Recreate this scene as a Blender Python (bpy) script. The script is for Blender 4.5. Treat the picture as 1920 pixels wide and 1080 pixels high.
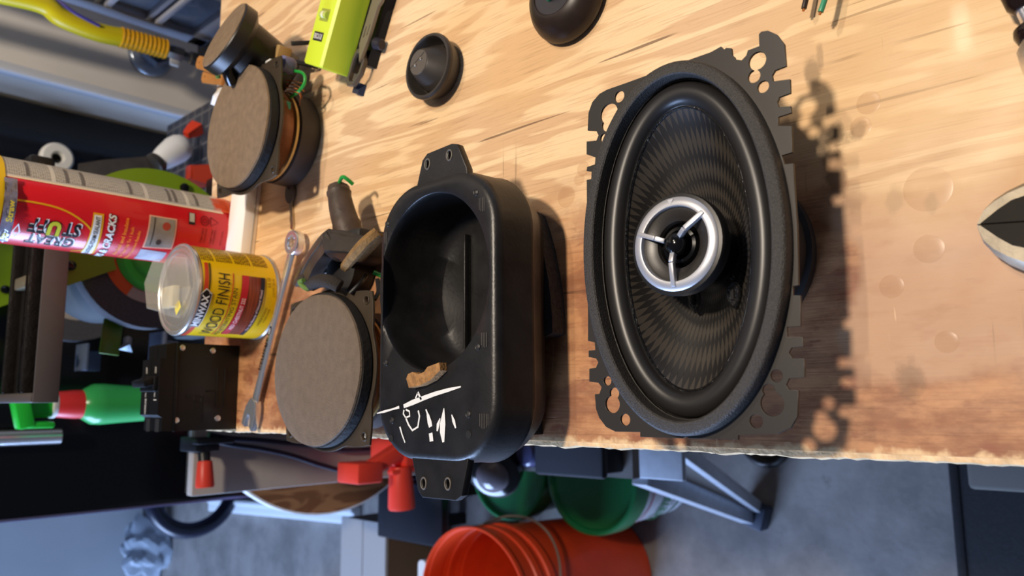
import bpy, bmesh, math, random
from mathutils import Vector, Matrix
random.seed(7)
for o in list(bpy.data.objects): bpy.data.objects.remove(o)
S = bpy.context.scene
COL = S.collection
# ---------------------------------------------------------------- camera
CAM_H = 0.345
ROT = Matrix(((-0.00841, 0.98967, -0.14312), (-0.72874, -0.10407, -0.67684), (-0.68474, 0.09860, 0.72209)))
cd = bpy.data.cameras.new('camera'); cam = bpy.data.objects.new('camera', cd); COL.objects.link(cam)
cam.matrix_world = Matrix.Translation((0, 0, CAM_H)) @ ROT.to_4x4()
cd.sensor_fit = 'HORIZONTAL'; cd.sensor_width = 36; cd.lens = 1450 / 1920 * 36
cd.clip_start = .01; cd.clip_end = 50
cd.dof.use_dof = True; cd.dof.focus_distance = .40; cd.dof.aperture_fstop = 12.0
S.camera = cam
# ---------------------------------------------------------------- world, lights, exposure
w = bpy.data.worlds.new('world'); S.world = w; w.use_nodes = True
bg = w.node_tree.nodes['Background']; bg.inputs[0].default_value = (.46, .55, .80, 1); bg.inputs[1].default_value = .10
def lamp(name, kind, loc, target, energy, color, **kw):
    d = bpy.data.lights.new(name, kind); d.energy = energy; d.color = color
    for k, v in kw.items(): setattr(d, k, v)
    o = bpy.data.objects.new(name, d); COL.objects.link(o); o.location = loc
    o.rotation_euler = (Vector(target) - Vector(loc)).to_track_quat('-Z', 'Y').to_euler()
    return o
WARM = (1.0, .86, .70)
lamp('overhead_work_lamp', 'AREA', (.36, .16, 1.55), (.2, .35, 0), 18, WARM, shape='DISK', size=.12)
lamp('second_work_lamp', 'AREA', (.80, .37, 1.50), (.2, .4, 0), 5, WARM, shape='RECTANGLE', size=.03, size_y=.10)
# daylight through the open garage door on the left
lamp('garage_door_daylight', 'AREA', (-3.3, 2.1, .35), (0, .9, -.2), 280, (.42, .60, 1.0), shape='RECTANGLE', size=2.0, size_y=2.0)
S.view_settings.view_transform = 'Standard'; S.view_settings.look = 'None'
S.view_settings.gamma = 1; S.view_settings.use_curve_mapping = False
S.view_settings.exposure = 0.35
# ---------------------------------------------------------------- materials
MATS = {}
def newmat(name):
    m = bpy.data.materials.new(name); m.use_nodes = True
    return m, m.node_tree, m.node_tree.nodes['Principled BSDF']
def lin(c):
    return tuple(((v / 255 + .055) / 1.055) ** 2.4 if v > 10 else v / 255 / 12.92 for v in c)
def mat(name, col, rough=.5, metal=0, var=.0, vscale=60, bump=0, bscale=300, coat=0, trans=0, ior=1.45, spec=.5, alpha=1, aniso=0):
    if name in MATS: return MATS[name]
    m, nt, b = newmat(name); col = lin(col)
    b.inputs['Base Color'].default_value = (*col, 1); b.inputs['Roughness'].default_value = rough
    b.inputs['Metallic'].default_value = metal; b.inputs['Coat Weight'].default_value = coat
    b.inputs['Transmission Weight'].default_value = trans; b.inputs['IOR'].default_value = ior
    b.inputs['Specular IOR Level'].default_value = spec; b.inputs['Alpha'].default_value = alpha
    L = nt.links; tc = nt.nodes.new('ShaderNodeTexCoord')
    if var:
        n = nt.nodes.new('ShaderNodeTexNoise'); n.inputs['Scale'].default_value = vscale; n.inputs['Detail'].default_value = 5
        L.new(tc.outputs['Object'], n.inputs['Vector'])
        r = nt.nodes.new('ShaderNodeValToRGB')
        r.color_ramp.elements[0].position = .3; r.color_ramp.elements[1].position = .7
        r.color_ramp.elements[0].color = (*[v * (1 - var) for v in col], 1)
        r.color_ramp.elements[1].color = (*[min(1, v * (1 + var)) for v in col], 1)
        L.new(n.outputs['Fac'], r.inputs['Fac']); L.new(r.outputs['Color'], b.inputs['Base Color'])
    if bump:
        n = nt.nodes.new('ShaderNodeTexNoise'); n.inputs['Scale'].default_value = bscale; n.inputs['Detail'].default_value = 3
        L.new(tc.outputs['Object'], n.inputs['Vector'])
        bp = nt.nodes.new('ShaderNodeBump'); bp.inputs['Strength'].default_value = bump; bp.inputs['Distance'].default_value = .001
        L.new(n.outputs['Fac'], bp.inputs['Height']); L.new(bp.outputs['Normal'], b.inputs['Normal'])
    MATS[name] = m
    return m
class NT:
    """tiny helper to write node graphs"""
    def __init__(s, m): s.nt = m.node_tree; s.L = s.nt.links
    def n(s, t, **kw):
        x = s.nt.nodes.new(t)
        for k, v in kw.items(): setattr(x, k, v)
        return x
    def put(s, sock, v):
        if hasattr(v, 'is_linked') or isinstance(v, bpy.types.NodeSocket): s.L.new(v, sock)
        else: sock.default_value = v
    def math(s, op, a, b=0., c=0., clamp=False):
        x = s.n('ShaderNodeMath', operation=op, use_clamp=clamp)
        for i, v in enumerate((a, b, c)): s.put(x.inputs[i], v)
        return x.outputs[0]
    def mix(s, f, a, b, mode='MIX'):
        x = s.n('ShaderNodeMix', data_type='RGBA', blend_type=mode); s.put(x.inputs[0], f)
        s.put(x.inputs[6], (*a, 1) if isinstance(a, tuple) else a); s.put(x.inputs[7], (*b, 1) if isinstance(b, tuple) else b)
        return x.outputs[2]
    def noise(s, vec, scale, detail=3, rough=.5, dist=0):
        x = s.n('ShaderNodeTexNoise'); s.put(x.inputs['Vector'], vec); x.inputs['Scale'].default_value = scale
        x.inputs['Detail'].default_value = detail; x.inputs['Roughness'].default_value = rough; x.inputs['Distortion'].default_value = dist
        return x.outputs['Fac']
    def scl(s, vec, k, add=(0, 0, 0)):
        x = s.n('ShaderNodeMapping'); s.put(x.inputs[0], vec); x.inputs[1].default_value = add; x.inputs[3].default_value = k
        return x.outputs[0]
    def step(s, v, a, b):
        x = s.n('ShaderNodeMapRange', interpolation_type='SMOOTHSTEP'); s.put(x.inputs[0], v)
        x.inputs[1].default_value = a; x.inputs[2].default_value = b
        return x.outputs[0]
    def sep(s, vec):
        x = s.n('ShaderNodeSeparateXYZ'); s.put(x.inputs[0], vec); return x.outputs
    def bump(s, h, strength, dist, target):
        x = s.n('ShaderNodeBump'); s.put(x.inputs['Height'], h); x.inputs['Strength'].default_value = strength
        x.inputs['Distance'].default_value = dist; s.L.new(x.outputs[0], target)
def bench_wood():
    m, nt, b = newmat('plywood_bench_top'); g = NT(m)
    P = g.n('ShaderNodeTexCoord').outputs['Object']; x, y, z = g.sep(P)
    # cathedral figure: contour bands of a field stretched along the board (y)
    f = g.noise(g.scl(P, (19, 2.6, 1)), 1, 3, .5, .35)
    f2 = g.noise(g.scl(P, (110, 12, 1)), 1, 3, .6)
    ph = g.math('ADD', g.math('MULTIPLY', f, 62), g.math('MULTIPLY', f2, 3.6))
    band = g.step(g.math('SINE', ph), -.45, .55)
    fine = g.noise(g.scl(P, (900, 28, 1)), 1, 3, .6)
    speck = g.noise(g.scl(P, (300, 120, 1)), 1, 4, .7)
    col = g.mix(band, lin((214, 176, 134)), lin((238, 206, 162)))
    broad = g.noise(g.scl(P, (9, 5, 1)), 1, 3)
    col = g.mix(g.math('MULTIPLY', g.step(broad, .42, .68), .45), col, lin((222, 176, 116)))
    col = g.mix(g.math('MULTIPLY', g.step(fine, .48, .76), .42), col, lin((150, 104, 70)))
    col = g.mix(g.math('MULTIPLY', g.step(speck, .6, .8), .18), col, lin((120, 86, 60)))
    # browner, stained zone along the left edge; its brown also paints in light falloff
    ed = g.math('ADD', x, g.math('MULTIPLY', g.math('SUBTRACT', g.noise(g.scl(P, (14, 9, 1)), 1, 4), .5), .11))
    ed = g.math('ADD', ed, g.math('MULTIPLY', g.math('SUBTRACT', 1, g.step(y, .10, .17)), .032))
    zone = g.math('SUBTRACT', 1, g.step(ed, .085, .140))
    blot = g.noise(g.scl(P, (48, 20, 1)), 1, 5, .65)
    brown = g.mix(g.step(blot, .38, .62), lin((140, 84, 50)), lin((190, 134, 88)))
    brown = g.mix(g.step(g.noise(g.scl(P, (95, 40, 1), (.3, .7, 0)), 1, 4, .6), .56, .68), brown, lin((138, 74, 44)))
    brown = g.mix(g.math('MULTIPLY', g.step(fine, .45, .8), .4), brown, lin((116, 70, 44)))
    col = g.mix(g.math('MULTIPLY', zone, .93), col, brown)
    # smooth filler patch in the near left corner
    py = g.math('ADD', y, g.math('MULTIPLY', g.math('SUBTRACT', g.noise(P, 26, 3), .5), .05))
    px = g.math('ADD', x, g.math('MULTIPLY', g.math('SUBTRACT', g.noise(P, 31, 3), .5), .04))
    patch = g.math('MULTIPLY', g.math('SUBTRACT', 1, g.step(py, .118, .128)), g.math('MULTIPLY', g.math('SUBTRACT', 1, g.step(px, .078, .090)), g.step(px, .002, .012)))
    pc = g.mix(g.math('MULTIPLY', g.step(g.noise(g.scl(P, (160, 60, 1)), 1, 4), .5, .7), .35), lin((188, 146, 110)), lin((168, 120, 84)))
    col = g.mix(g.math('MULTIPLY', patch, .9), col, pc)
    # splits and saw marks along the grain
    ck = g.noise(g.scl(P, (210, 5.5, 1)), 1, 2, .5)
    ckm = g.math('MULTIPLY', g.step(ck, .685, .705), g.step(g.noise(g.scl(P, (20, 14, 1)), 1, 2), .42, .52))
    col = g.mix(g.math('MULTIPLY', ckm, .75), col, lin((92, 60, 38)))
    # scorch marks beside the speaker plate: (x, y, rx, ry)
    wob = g.math('MULTIPLY', g.math('SUBTRACT', g.noise(P, 130, 4, .65), .5), 1.5)
    for sx, sy, rx, ry, k, c in ((.148, .131, .010, .0045, .8, (84, 62, 50)), (.156, .127, .008, .002, .6, (98, 74, 58)), (.117, .122, .007, .0055, .9, (70, 46, 36)),
                                 (.1165, .113, .0045, .004, .8, (78, 52, 40)), (.100, .124, .016, .006, .75, (112, 66, 40)), (.086, .117, .006, .006, .35, (120, 80, 56)), (.052, .262, .022, .012, .45, (128, 70, 44)),
                                 (.1, .262, .014, .014, .4, (150, 90, 60)), (.006, .10, .010, .006, .5, (110, 80, 54)), (.083, .10, .007, .004, .45, (128, 100, 76)), (.079, .086, .005, .003, .5, (116, 92, 72))):
        dx = g.math('DIVIDE', g.math('SUBTRACT', x, sx), rx); dy = g.math('DIVIDE', g.math('SUBTRACT', y, sy), ry)
        d = g.math('ADD', g.math('SQRT', g.math('ADD', g.math('MULTIPLY', dx, dx), g.math('MULTIPLY', dy, dy))), wob)
        col = g.mix(g.math('MULTIPLY', g.math('SUBTRACT', 1, g.step(d, .45, 1.15)), k), col, lin(c))
    # yellowed near end, knife scratches across the grain
    col = g.mix(g.math('MULTIPLY', g.math('MULTIPLY', g.math('SUBTRACT', 1, g.step(y, .09, .20)), g.math('SUBTRACT', 1, zone)), .5), col, lin((216, 176, 118)))
    for an, sd_ in ((.5, .3), (-.35, 2.1), (1.2, 5.0)):
        mp = g.n('ShaderNodeMapping'); g.put(mp.inputs[0], P); mp.inputs[1].default_value = (sd_, sd_, 0); mp.inputs[2].default_value = (0, 0, an); mp.inputs[3].default_value = (9, 330, 1)
        sn = g.noise(mp.outputs[0], 1, 1.5)
        col = g.mix(g.math('MULTIPLY', g.math('MULTIPLY', g.step(sn, .735, .76), g.step(g.noise(P, 16, 2), .5, .6)), .45), col, lin((120, 92, 64)))
    # pale scratches
    sc = g.noise(g.scl(P, (22, 420, 1)), 1, 1.5)
    col = g.mix(g.math('MULTIPLY', g.math('MULTIPLY', g.step(sc, .74, .77), zone), .5), col, lin((236, 200, 158)))
    # raw, pale edge
    col = g.mix(g.math('SUBTRACT', 1, g.step(g.math('ADD', x, g.math('MULTIPLY', g.math('SUBTRACT', g.noise(P, 160, 4), .5), .012)), -.0245, -.0205)), col, lin((226, 190, 142)))
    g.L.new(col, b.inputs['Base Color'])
    ro = g.math('ADD', g.math('MULTIPLY', g.noise(P, 40, 4), .35), .36)
    g.L.new(ro, b.inputs['Roughness'])
    b.inputs['Coat Weight'].default_value = .008; b.inputs['Coat Roughness'].default_value = .05
    g.bump(g.math('SUBTRACT', g.math('ADD', g.math('MULTIPLY', fine, .5), g.noise(P, 55, 3)), g.math('MULTIPLY', ckm, 2)), .25, .0008, b.inputs['Normal'])
    return m
def cone_weave():
    m, nt, b = newmat('woven_cone'); g = NT(m)
    P = g.n('ShaderNodeTexCoord').outputs['Object']; x, y, z = g.sep(P)
    yy = g.math('MULTIPLY', y, 1.5)
    a = g.math('ARCTAN2', yy, x); r = g.math('LOGARITHM', g.math('SQRT', g.math('ADD', g.math('MULTIPLY', x, x), g.math('MULTIPLY', yy, yy))), 2.71828)
    n1 = g.math('MULTIPLY', a, 42); k = g.math('MULTIPLY', r, 11)
    s1 = g.math('SINE', g.math('ADD', n1, k)); s2 = g.math('SINE', g.math('SUBTRACT', n1, g.math('MULTIPLY', r, 12)))
    p = g.step(g.math('MULTIPLY', s1, s2), -.04, .04)
    edge = g.math('SUBTRACT', 1, g.step(g.math('ABSOLUTE', g.math('MULTIPLY', s1, s2)), .0, .10))
    col = g.mix(p, lin((22, 20, 19)), lin((60, 55, 49))); col = g.mix(g.math('MULTIPLY', edge, .5), col, lin((24, 22, 20)))
    g.L.new(col, b.inputs['Base Color'])
    g.L.new(g.math('ADD', g.math('MULTIPLY', p, -.1), .46), b.inputs['Roughness'])
    b.inputs['Specular IOR Level'].default_value = .6
    g.bump(p, .35, .0005, b.inputs['Normal'])
    return m
def floor_concrete():
    m, nt, b = newmat('concrete_floor'); g = NT(m)
    P = g.n('ShaderNodeTexCoord').outputs['Object']
    col = g.mix(g.step(g.noise(P, 7, 6, .65), .3, .7), lin((104, 100, 98)), lin((140, 136, 132)))
    col = g.mix(g.math('MULTIPLY', g.step(g.noise(P, 34, 5, .7), .62, .75), .5), col, lin((84, 80, 78)))
    g.L.new(col, b.inputs['Base Color']); b.inputs['Roughness'].default_value = .7
    g.bump(g.noise(P, 120, 4), .15, .002, b.inputs['Normal'])
    return m
def grid_mat():
    m, nt, b = newmat('gridded_mat'); g = NT(m)
    P = g.n('ShaderNodeTexCoord').outputs['Object']; x, y, z = g.sep(P)
    def ln(v):
        fr = g.math('FRACT', g.math('MULTIPLY', v, 42)); return g.math('LESS_THAN', g.math('ABSOLUTE', g.math('SUBTRACT', fr, .5)), .06)
    k = g.math('MAXIMUM', ln(x), ln(y))
    col = g.mix(g.math('MULTIPLY', k, .6), lin((48, 52, 66)), lin((120, 120, 124)))
    g.L.new(col, b.inputs['Base Color']); b.inputs['Roughness'].default_value = .5
    return m
def red_wood_panel():
    m, nt, b = newmat('stain_swatch'); g = NT(m)
    P = g.n('ShaderNodeTexCoord').outputs['Object']
    f = g.noise(g.scl(P, (18, 18, 420)), 1, 4, .6)
    g.L.new(g.mix(g.step(f, .35, .7), lin((112, 40, 22)), lin((168, 78, 46))), b.inputs['Base Color']); b.inputs['Roughness'].default_value = .3
    return m
def round_ply():
    m, nt, b = newmat('round_plywood'); g = NT(m)
    P = g.n('ShaderNodeTexCoord').outputs['Object']
    f = g.noise(g.scl(P, (26, 4, 5)), 1, 3, .5, .8)
    g.L.new(g.mix(g.step(g.math('SINE', g.math('MULTIPLY', f, 40)), -.5, .6), lin((136, 98, 70)), lin((176, 136, 100))), b.inputs['Base Color']); b.inputs['Roughness'].default_value = .6
    return m
# ---------------------------------------------------------------- geometry helpers: every shape is (verts, faces)
PI = math.pi
def merge(*gs):
    V, F = [], []
    for v, f in gs:
        k = len(V); V += [tuple(p) for p in v]; F += [tuple(i + k for i in q) for q in f]
    return V, F
def xf(g, M):
    return [tuple(M @ Vector(p)) for p in g[0]], g[1]
def mv(g, d): return [(p[0] + d[0], p[1] + d[1], p[2] + d[2]) for p in g[0]], g[1]
def rot(g, axis, ang, about=(0, 0, 0)):
    M = Matrix.Translation(about) @ Matrix.Rotation(ang, 4, axis) @ Matrix.Translation([-c for c in about]); return xf(g, M)
def orient(g, d, at=(0, 0, 0)):
    """turn +z of g to direction d and move to at"""
    return xf(g, Matrix.Translation(at) @ Vector(d).to_track_quat('Z', 'Y').to_matrix().to_4x4())
def loft(loops, cap0=True, cap1=True):
    n = len(loops[0]); V = [tuple(p) for l in loops for p in l]; F = []
    for i in range(len(loops) - 1):
        for j in range(n):
            a, b2 = i * n + j, i * n + (j + 1) % n
            F.append((a, b2, b2 + n, a + n))
    if cap0: F.append(tuple(range(n - 1, -1, -1)))
    if cap1: F.append(tuple((len(loops) - 1) * n + j for j in range(n)))
    return V, F
def ell(a, b, z, n=64, cx=0, cy=0):
    return [(cx + a * math.cos(2 * PI * i / n), cy + b * math.sin(2 * PI * i / n), z) for i in range(n)]
def lathe(prof, n=48, cap0=True, cap1=True):
    return loft([ell(max(r, 1e-5), max(r, 1e-5), z, n) for r, z in prof], cap0, cap1)
def rrect(hx, hy, r, z, k=10, cx=0, cy=0, st=0):
    out = []
    for q, (sx, sy) in enumerate(((1, 1), (-1, 1), (-1, -1), (1, -1))):
        for i in range(k):
            t = q * PI / 2 + i / (k - 1) * PI / 2
            out.append((cx + sx * (hx - r) + r * math.cos(t), cy + sy * (hy - r) + r * math.sin(t), z))
        nx, ny = ((-1, 1), (-1, -1), (1, -1), (1, 1))[q]; t = (q + 1) * PI / 2
        a = (cx + sx * (hx - r) + r * math.cos(t), cy + sy * (hy - r) + r * math.sin(t)); b2 = (cx + nx * (hx - r) + r * math.cos(t), cy + ny * (hy - r) + r * math.sin(t))
        out += [(a[0] + (b2[0] - a[0]) * i / (st + 1), a[1] + (b2[1] - a[1]) * i / (st + 1), z) for i in range(1, st + 1)]
    return out
def box(x0, x1, y0, y1, z0, z1, bev=0, seg=2):
    bm = bmesh.new(); bmesh.ops.create_cube(bm, size=1)
    for v in bm.verts:
        v.co = Vector(((x0 + x1) / 2 + v.co.x * (x1 - x0), (y0 + y1) / 2 + v.co.y * (y1 - y0), (z0 + z1) / 2 + v.co.z * (z1 - z0)))
    if bev: bmesh.ops.bevel(bm, geom=bm.edges[:], offset=bev, segments=seg, affect='EDGES', profile=.5)
    bm.verts.index_update(); g = [tuple(v.co) for v in bm.verts], [tuple(v.index for v in f.verts) for f in bm.faces]; bm.free()
    return g
def obox(c, ax, hw, bev=0):
    """oriented box: centre, (3 axis vectors), half sizes"""
    g = box(-hw[0], hw[0], -hw[1], hw[1], -hw[2], hw[2], bev)
    M = Matrix([[ax[j][i] for j in range(3)] for i in range(3)]).to_4x4(); M.translation = Vector(c)
    return xf(g, M)
def bar(a, b, w, h, up=(0, 0, 1), bev=0):
    a, b = Vector(a), Vector(b); d = b - a; L = d.length; d.normalize(); u = Vector(up); s = d.cross(u).normalized(); u = s.cross(d)
    return obox((a + b) / 2, (d, s, u), (L / 2, w / 2, h / 2), bev)
def smooth_path(pts, k=6):
    P = [Vector(p) for p in pts]; out = []
    for i in range(len(P) - 1):
        p0, p1, p2, p3 = P[max(i - 1, 0)], P[i], P[i + 1], P[min(i + 2, len(P) - 1)]
        for j in range(k):
            t = j / k
            out.append(.5 * ((2 * p1) + (p2 - p0) * t + (2 * p0 - 5 * p1 + 4 * p2 - p3) * t * t + (3 * p1 - p0 - 3 * p2 + p3) * t ** 3))
    out.append(P[-1]); return out
def tube(pts, r, n=10, k=6):
    P = smooth_path(pts, k) if k > 1 else [Vector(p) for p in pts]
    m = len(P); R = r if callable(r) else (lambda t: r); loops = []
    t0 = (P[1] - P[0]).normalized(); u = t0.orthogonal().normalized()
    for i, p in enumerate(P):
        t = (P[min(i + 1, m - 1)] - P[max(i - 1, 0)]).normalized(); u = (u - t * u.dot(t)).normalized(); v = t.cross(u)
        rr = R(i / (m - 1)); loops.append([tuple(p + (u * math.cos(2 * PI * j / n) + v * math.sin(2 * PI * j / n)) * rr) for j in range(n)])
    return loft(loops)
def torus(R, r, n=48, k=10, ry=None):
    loops = []
    for j in range(k):
        a = 2 * PI * j / k; loops.append(ell(R + r * math.cos(a), (ry or R) + r * math.cos(a), r * math.sin(a), n))
    loops.append(loops[0]); return loft(loops, False, False)
def prism(poly, z0, z1):
    n = len(poly); V = [(p[0], p[1], z0) for p in poly] + [(p[0], p[1], z1) for p in poly]
    F = [tuple(range(n - 1, -1, -1)), tuple(range(n, 2 * n))] + [(i, (i + 1) % n, (i + 1) % n + n, i + n) for i in range(n)]
    return V, F
def _curve_mesh(cu):
    o = bpy.data.objects.new('tmp', cu); COL.objects.link(o); dg = bpy.context.evaluated_depsgraph_get(); dg.update()
    me = bpy.data.meshes.new_from_object(o.evaluated_get(dg)); g = [tuple(v.co) for v in me.vertices], [tuple(p.vertices) for p in me.polygons]
    bpy.data.objects.remove(o); bpy.data.curves.remove(cu); bpy.data.meshes.remove(me); return g
def plate(outer, holes, z0, z1, bev=0):
    cu = bpy.data.curves.new('tmp', 'CURVE'); cu.dimensions = '2D'; cu.fill_mode = 'BOTH'; cu.extrude = max((z1 - z0) / 2 - bev, 1e-5); cu.bevel_depth = bev; cu.bevel_resolution = 1
    for pts in [outer] + holes:
        s = cu.splines.new('POLY'); s.points.add(len(pts) - 1); s.use_cyclic_u = True
        for q, p in zip(s.points, pts): q.co = (p[0], p[1], 0, 1)
    return mv(_curve_mesh(cu), (0, 0, (z0 + z1) / 2))
def text2d(s, width=None, height=None, bold=0., shear=0., extrude=0.):
    """text laid in a width x height box whose lower left corner is the origin"""
    cu = bpy.data.curves.new('tmp', 'FONT'); cu.body = s; cu.size = 1; cu.offset = bold; cu.shear = shear; cu.extrude = extrude; cu.resolution_u = 3
    V, F = _curve_mesh(cu)
    x0, x1 = min(p[0] for p in V), max(p[0] for p in V); y0, y1 = min(p[1] for p in V), max(p[1] for p in V)
    kx = width / (x1 - x0) if width else None; ky = height / (y1 - y0) if height else kx
    kx = kx or ky
    return [((p[0] - x0) * kx, (p[1] - y0) * ky, p[2] * ky) for p in V], F
def rot2(g, deg):
    c, s = math.cos(math.radians(deg)), math.sin(math.radians(deg)); return [(p[0] * c - p[1] * s, p[0] * s + p[1] * c, p[2]) for p in g[0]], g[1]
def wrap(g, r, s0=0, z0=0, lift=.0003):
    """flat (s, z) shape -> cylinder of radius r about the local z axis; s = 0 faces -y"""
    V = []
    for p in g[0]:
        t = (p[0] + s0) / r; V.append(((r + lift) * math.sin(t), -(r + lift) * math.cos(t), p[1] + z0))
    return V, g[1]
def quad2(c, n=10, m=3):
    """bilinear grid from 4 corners (s, z)"""
    V = []; F = []
    for j in range(m + 1):
        for i in range(n + 1):
            u, v = i / n, j / m
            V.append(tuple((1 - u) * (1 - v) * c[0][k] + u * (1 - v) * c[1][k] + u * v * c[2][k] + (1 - u) * v * c[3][k] for k in (0, 1)) + (0,))
    for j in range(m):
        for i in range(n):
            a = j * (n + 1) + i; F.append((a, a + 1, a + n + 2, a + n + 1))
    return V, F
def rect2(s0, s1, z0, z1, n=12, m=2): return quad2([(s0, z0), (s1, z0), (s1, z1), (s0, z1)], n, m)
def ribbon2(pts, w):
    """flat stroke of width w (number or list) along 2d points"""
    n = len(pts); V = []; F = []
    for i, p in enumerate(pts):
        a, b = pts[max(i - 1, 0)], pts[min(i + 1, n - 1)]; dx, dy = b[0] - a[0], b[1] - a[1]; L = math.hypot(dx, dy) or 1
        ww = (w[i] if isinstance(w, (list, tuple)) else w) / 2
        V += [(p[0] - dy / L * ww, p[1] + dx / L * ww, 0), (p[0] + dy / L * ww, p[1] - dx / L * ww, 0)]
    for i in range(n - 1): F.append((2 * i, 2 * i + 1, 2 * i + 3, 2 * i + 2))
    return V, F
def mesh(name, g, m, parent=None, off=(0, 0, 0), sharp=38, recalc=True):
    me = bpy.data.meshes.new(name); me.from_pydata([(p[0] - off[0], p[1] - off[1], p[2] - off[2]) for p in g[0]], [], g[1])
    if recalc:
        bm = bmesh.new(); bm.from_mesh(me); bmesh.ops.recalc_face_normals(bm, faces=bm.faces[:]); bm.to_mesh(me); bm.free()
    me.shade_smooth(); me.set_sharp_from_angle(angle=math.radians(sharp))
    me.materials.append(m); o = bpy.data.objects.new(name, me); COL.objects.link(o)
    if parent: o.parent = parent
    return o
def thing(name, label, cat, loc=(0, 0, 0), group=None, rz=0):
    o = bpy.data.objects.new(name, None); COL.objects.link(o); o.location = loc; o.rotation_euler = (0, 0, rz); o.empty_display_size = .02
    o['label'] = label; o['category'] = cat
    if group: o['group'] = group
    return o
def tag(o, label, cat, group=None):
    o['label'] = label; o['category'] = cat
    if group: o['group'] = group
    return o
def struct(name, g, m):
    o = mesh(name, g, m); o['kind'] = 'structure'; return o
def copies(proto, parent, places):
    """more parts that share the mesh of proto; places: locations"""
    for p in places:
        c = proto.copy(); COL.objects.link(c); c.parent = parent; c.location = p
# shared materials
BLK = mat('black_plastic', (24, 23, 23), .42, var=.25, vscale=90, bump=.15, bscale=500)
GLOSSBLK = mat('gloss_black', (12, 12, 13), .12)
DARK = mat('matte_dark', (20, 19, 18), .8)
STEEL = mat('steel', (196, 194, 190), .30, .85, var=.12, vscale=90)
CHROME = mat('chrome', (226, 227, 230), .20, .85)
RUBBER = mat('rubber', (46, 41, 37), .5, var=.2, vscale=120)
WHITE = mat('white_paint', (226, 224, 218), .45)
GREENW = mat('green_wire_jacket', (34, 150, 60), .35)
BLKW = mat('black_wire_jacket', (20, 19, 19), .4)
COPPER = mat('copper', (190, 120, 70), .35, 1)
# ================================================================ setting
FZ = -.95
def slab(x0, x1, y0, y1, z0, z1): return box(x0, x1, y0, y1, z0, z1)
struct('floor', slab(-3.6, 2.4, -1.6, 3.1, FZ - .05, FZ), floor_concrete())
struct('wall_back', slab(-3.6, .9, 3.05, 3.12, FZ, 1.6), mat('grey_wall', (150, 156, 162), .7, var=.06, vscale=4))
struct('baseboard_back', slab(-3.6, .4, 3.02, 3.05, FZ, FZ + .07), mat('dark_baseboard', (40, 42, 44), .6))
struct('wall_inner', slab(.459, 2.4, 1.205, 1.42, FZ, 1.6), mat('white_wall', (232, 226, 218), .6, var=.05, vscale=8, bump=.1, bscale=60))
struct('trim_1', box(.4565, .4715, 1.2035, 1.225, FZ, 1.6, .004), mat('white_gloss_trim', (214, 218, 226), .35))
struct('wall_right', slab(2.4, 2.47, -1.6, 1.4, FZ, 1.6), mat('white_wall', (0, 0, 0)))
# ================================================================ workbench
EDGE = -.0235
wb = thing('workbench', 'plywood workbench top with worn, pale splintered left edge holding the speakers', 'workbench', (.4, .2, FZ))
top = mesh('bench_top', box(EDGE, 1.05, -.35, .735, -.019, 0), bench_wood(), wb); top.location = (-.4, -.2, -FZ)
# splintered lip of pale wood along the left edge
lip = []; n = 420; rnd = random.Random(3)
V, F = [], []
wv = 0
for i in range(n + 1):
    y = -.35 + 1.085 * i / n; wv = .85 * wv + .15 * rnd.uniform(-1, 1)
    out = EDGE - .0030 - .0034 * abs(wv)
    inn = EDGE + .0004
    V += [(inn, y, -.0003), (out + .001, y, -.0007 - .0006 * abs(wv)), (out, y, -.006), (inn, y, -.012)]
for i in range(n):
    a = 4 * i
    for k in range(3): F.append((a + k, a + k + 1, a + k + 5, a + k + 4))
m_lip = mat('raw_wood_edge', (224, 188, 140), .75, var=.28, vscale=120, bump=.5, bscale=400)
o = mesh('splintered_edge', (V, F), m_lip, wb); o.location = (-.4, -.2, -FZ)
leg = mesh('leg', box(-.04, .04, -.04, .04, 0, .931, .004), mat('fir_leg', (170, 128, 84), .7, var=.2, vscale=30), wb)
leg.location = (-.25, -.46, 0); copies(leg, wb, [(.55, -.46, 0), (-.25, .45, 0), (.55, .45, 0)])
o = mesh('lower_shelf', box(-.095, 1.0, .545, .73, -.46, -.445), mat('grey_shelf', (128, 124, 122), .6, var=.1), wb); o.location = (-.4, -.2, -FZ)
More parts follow.
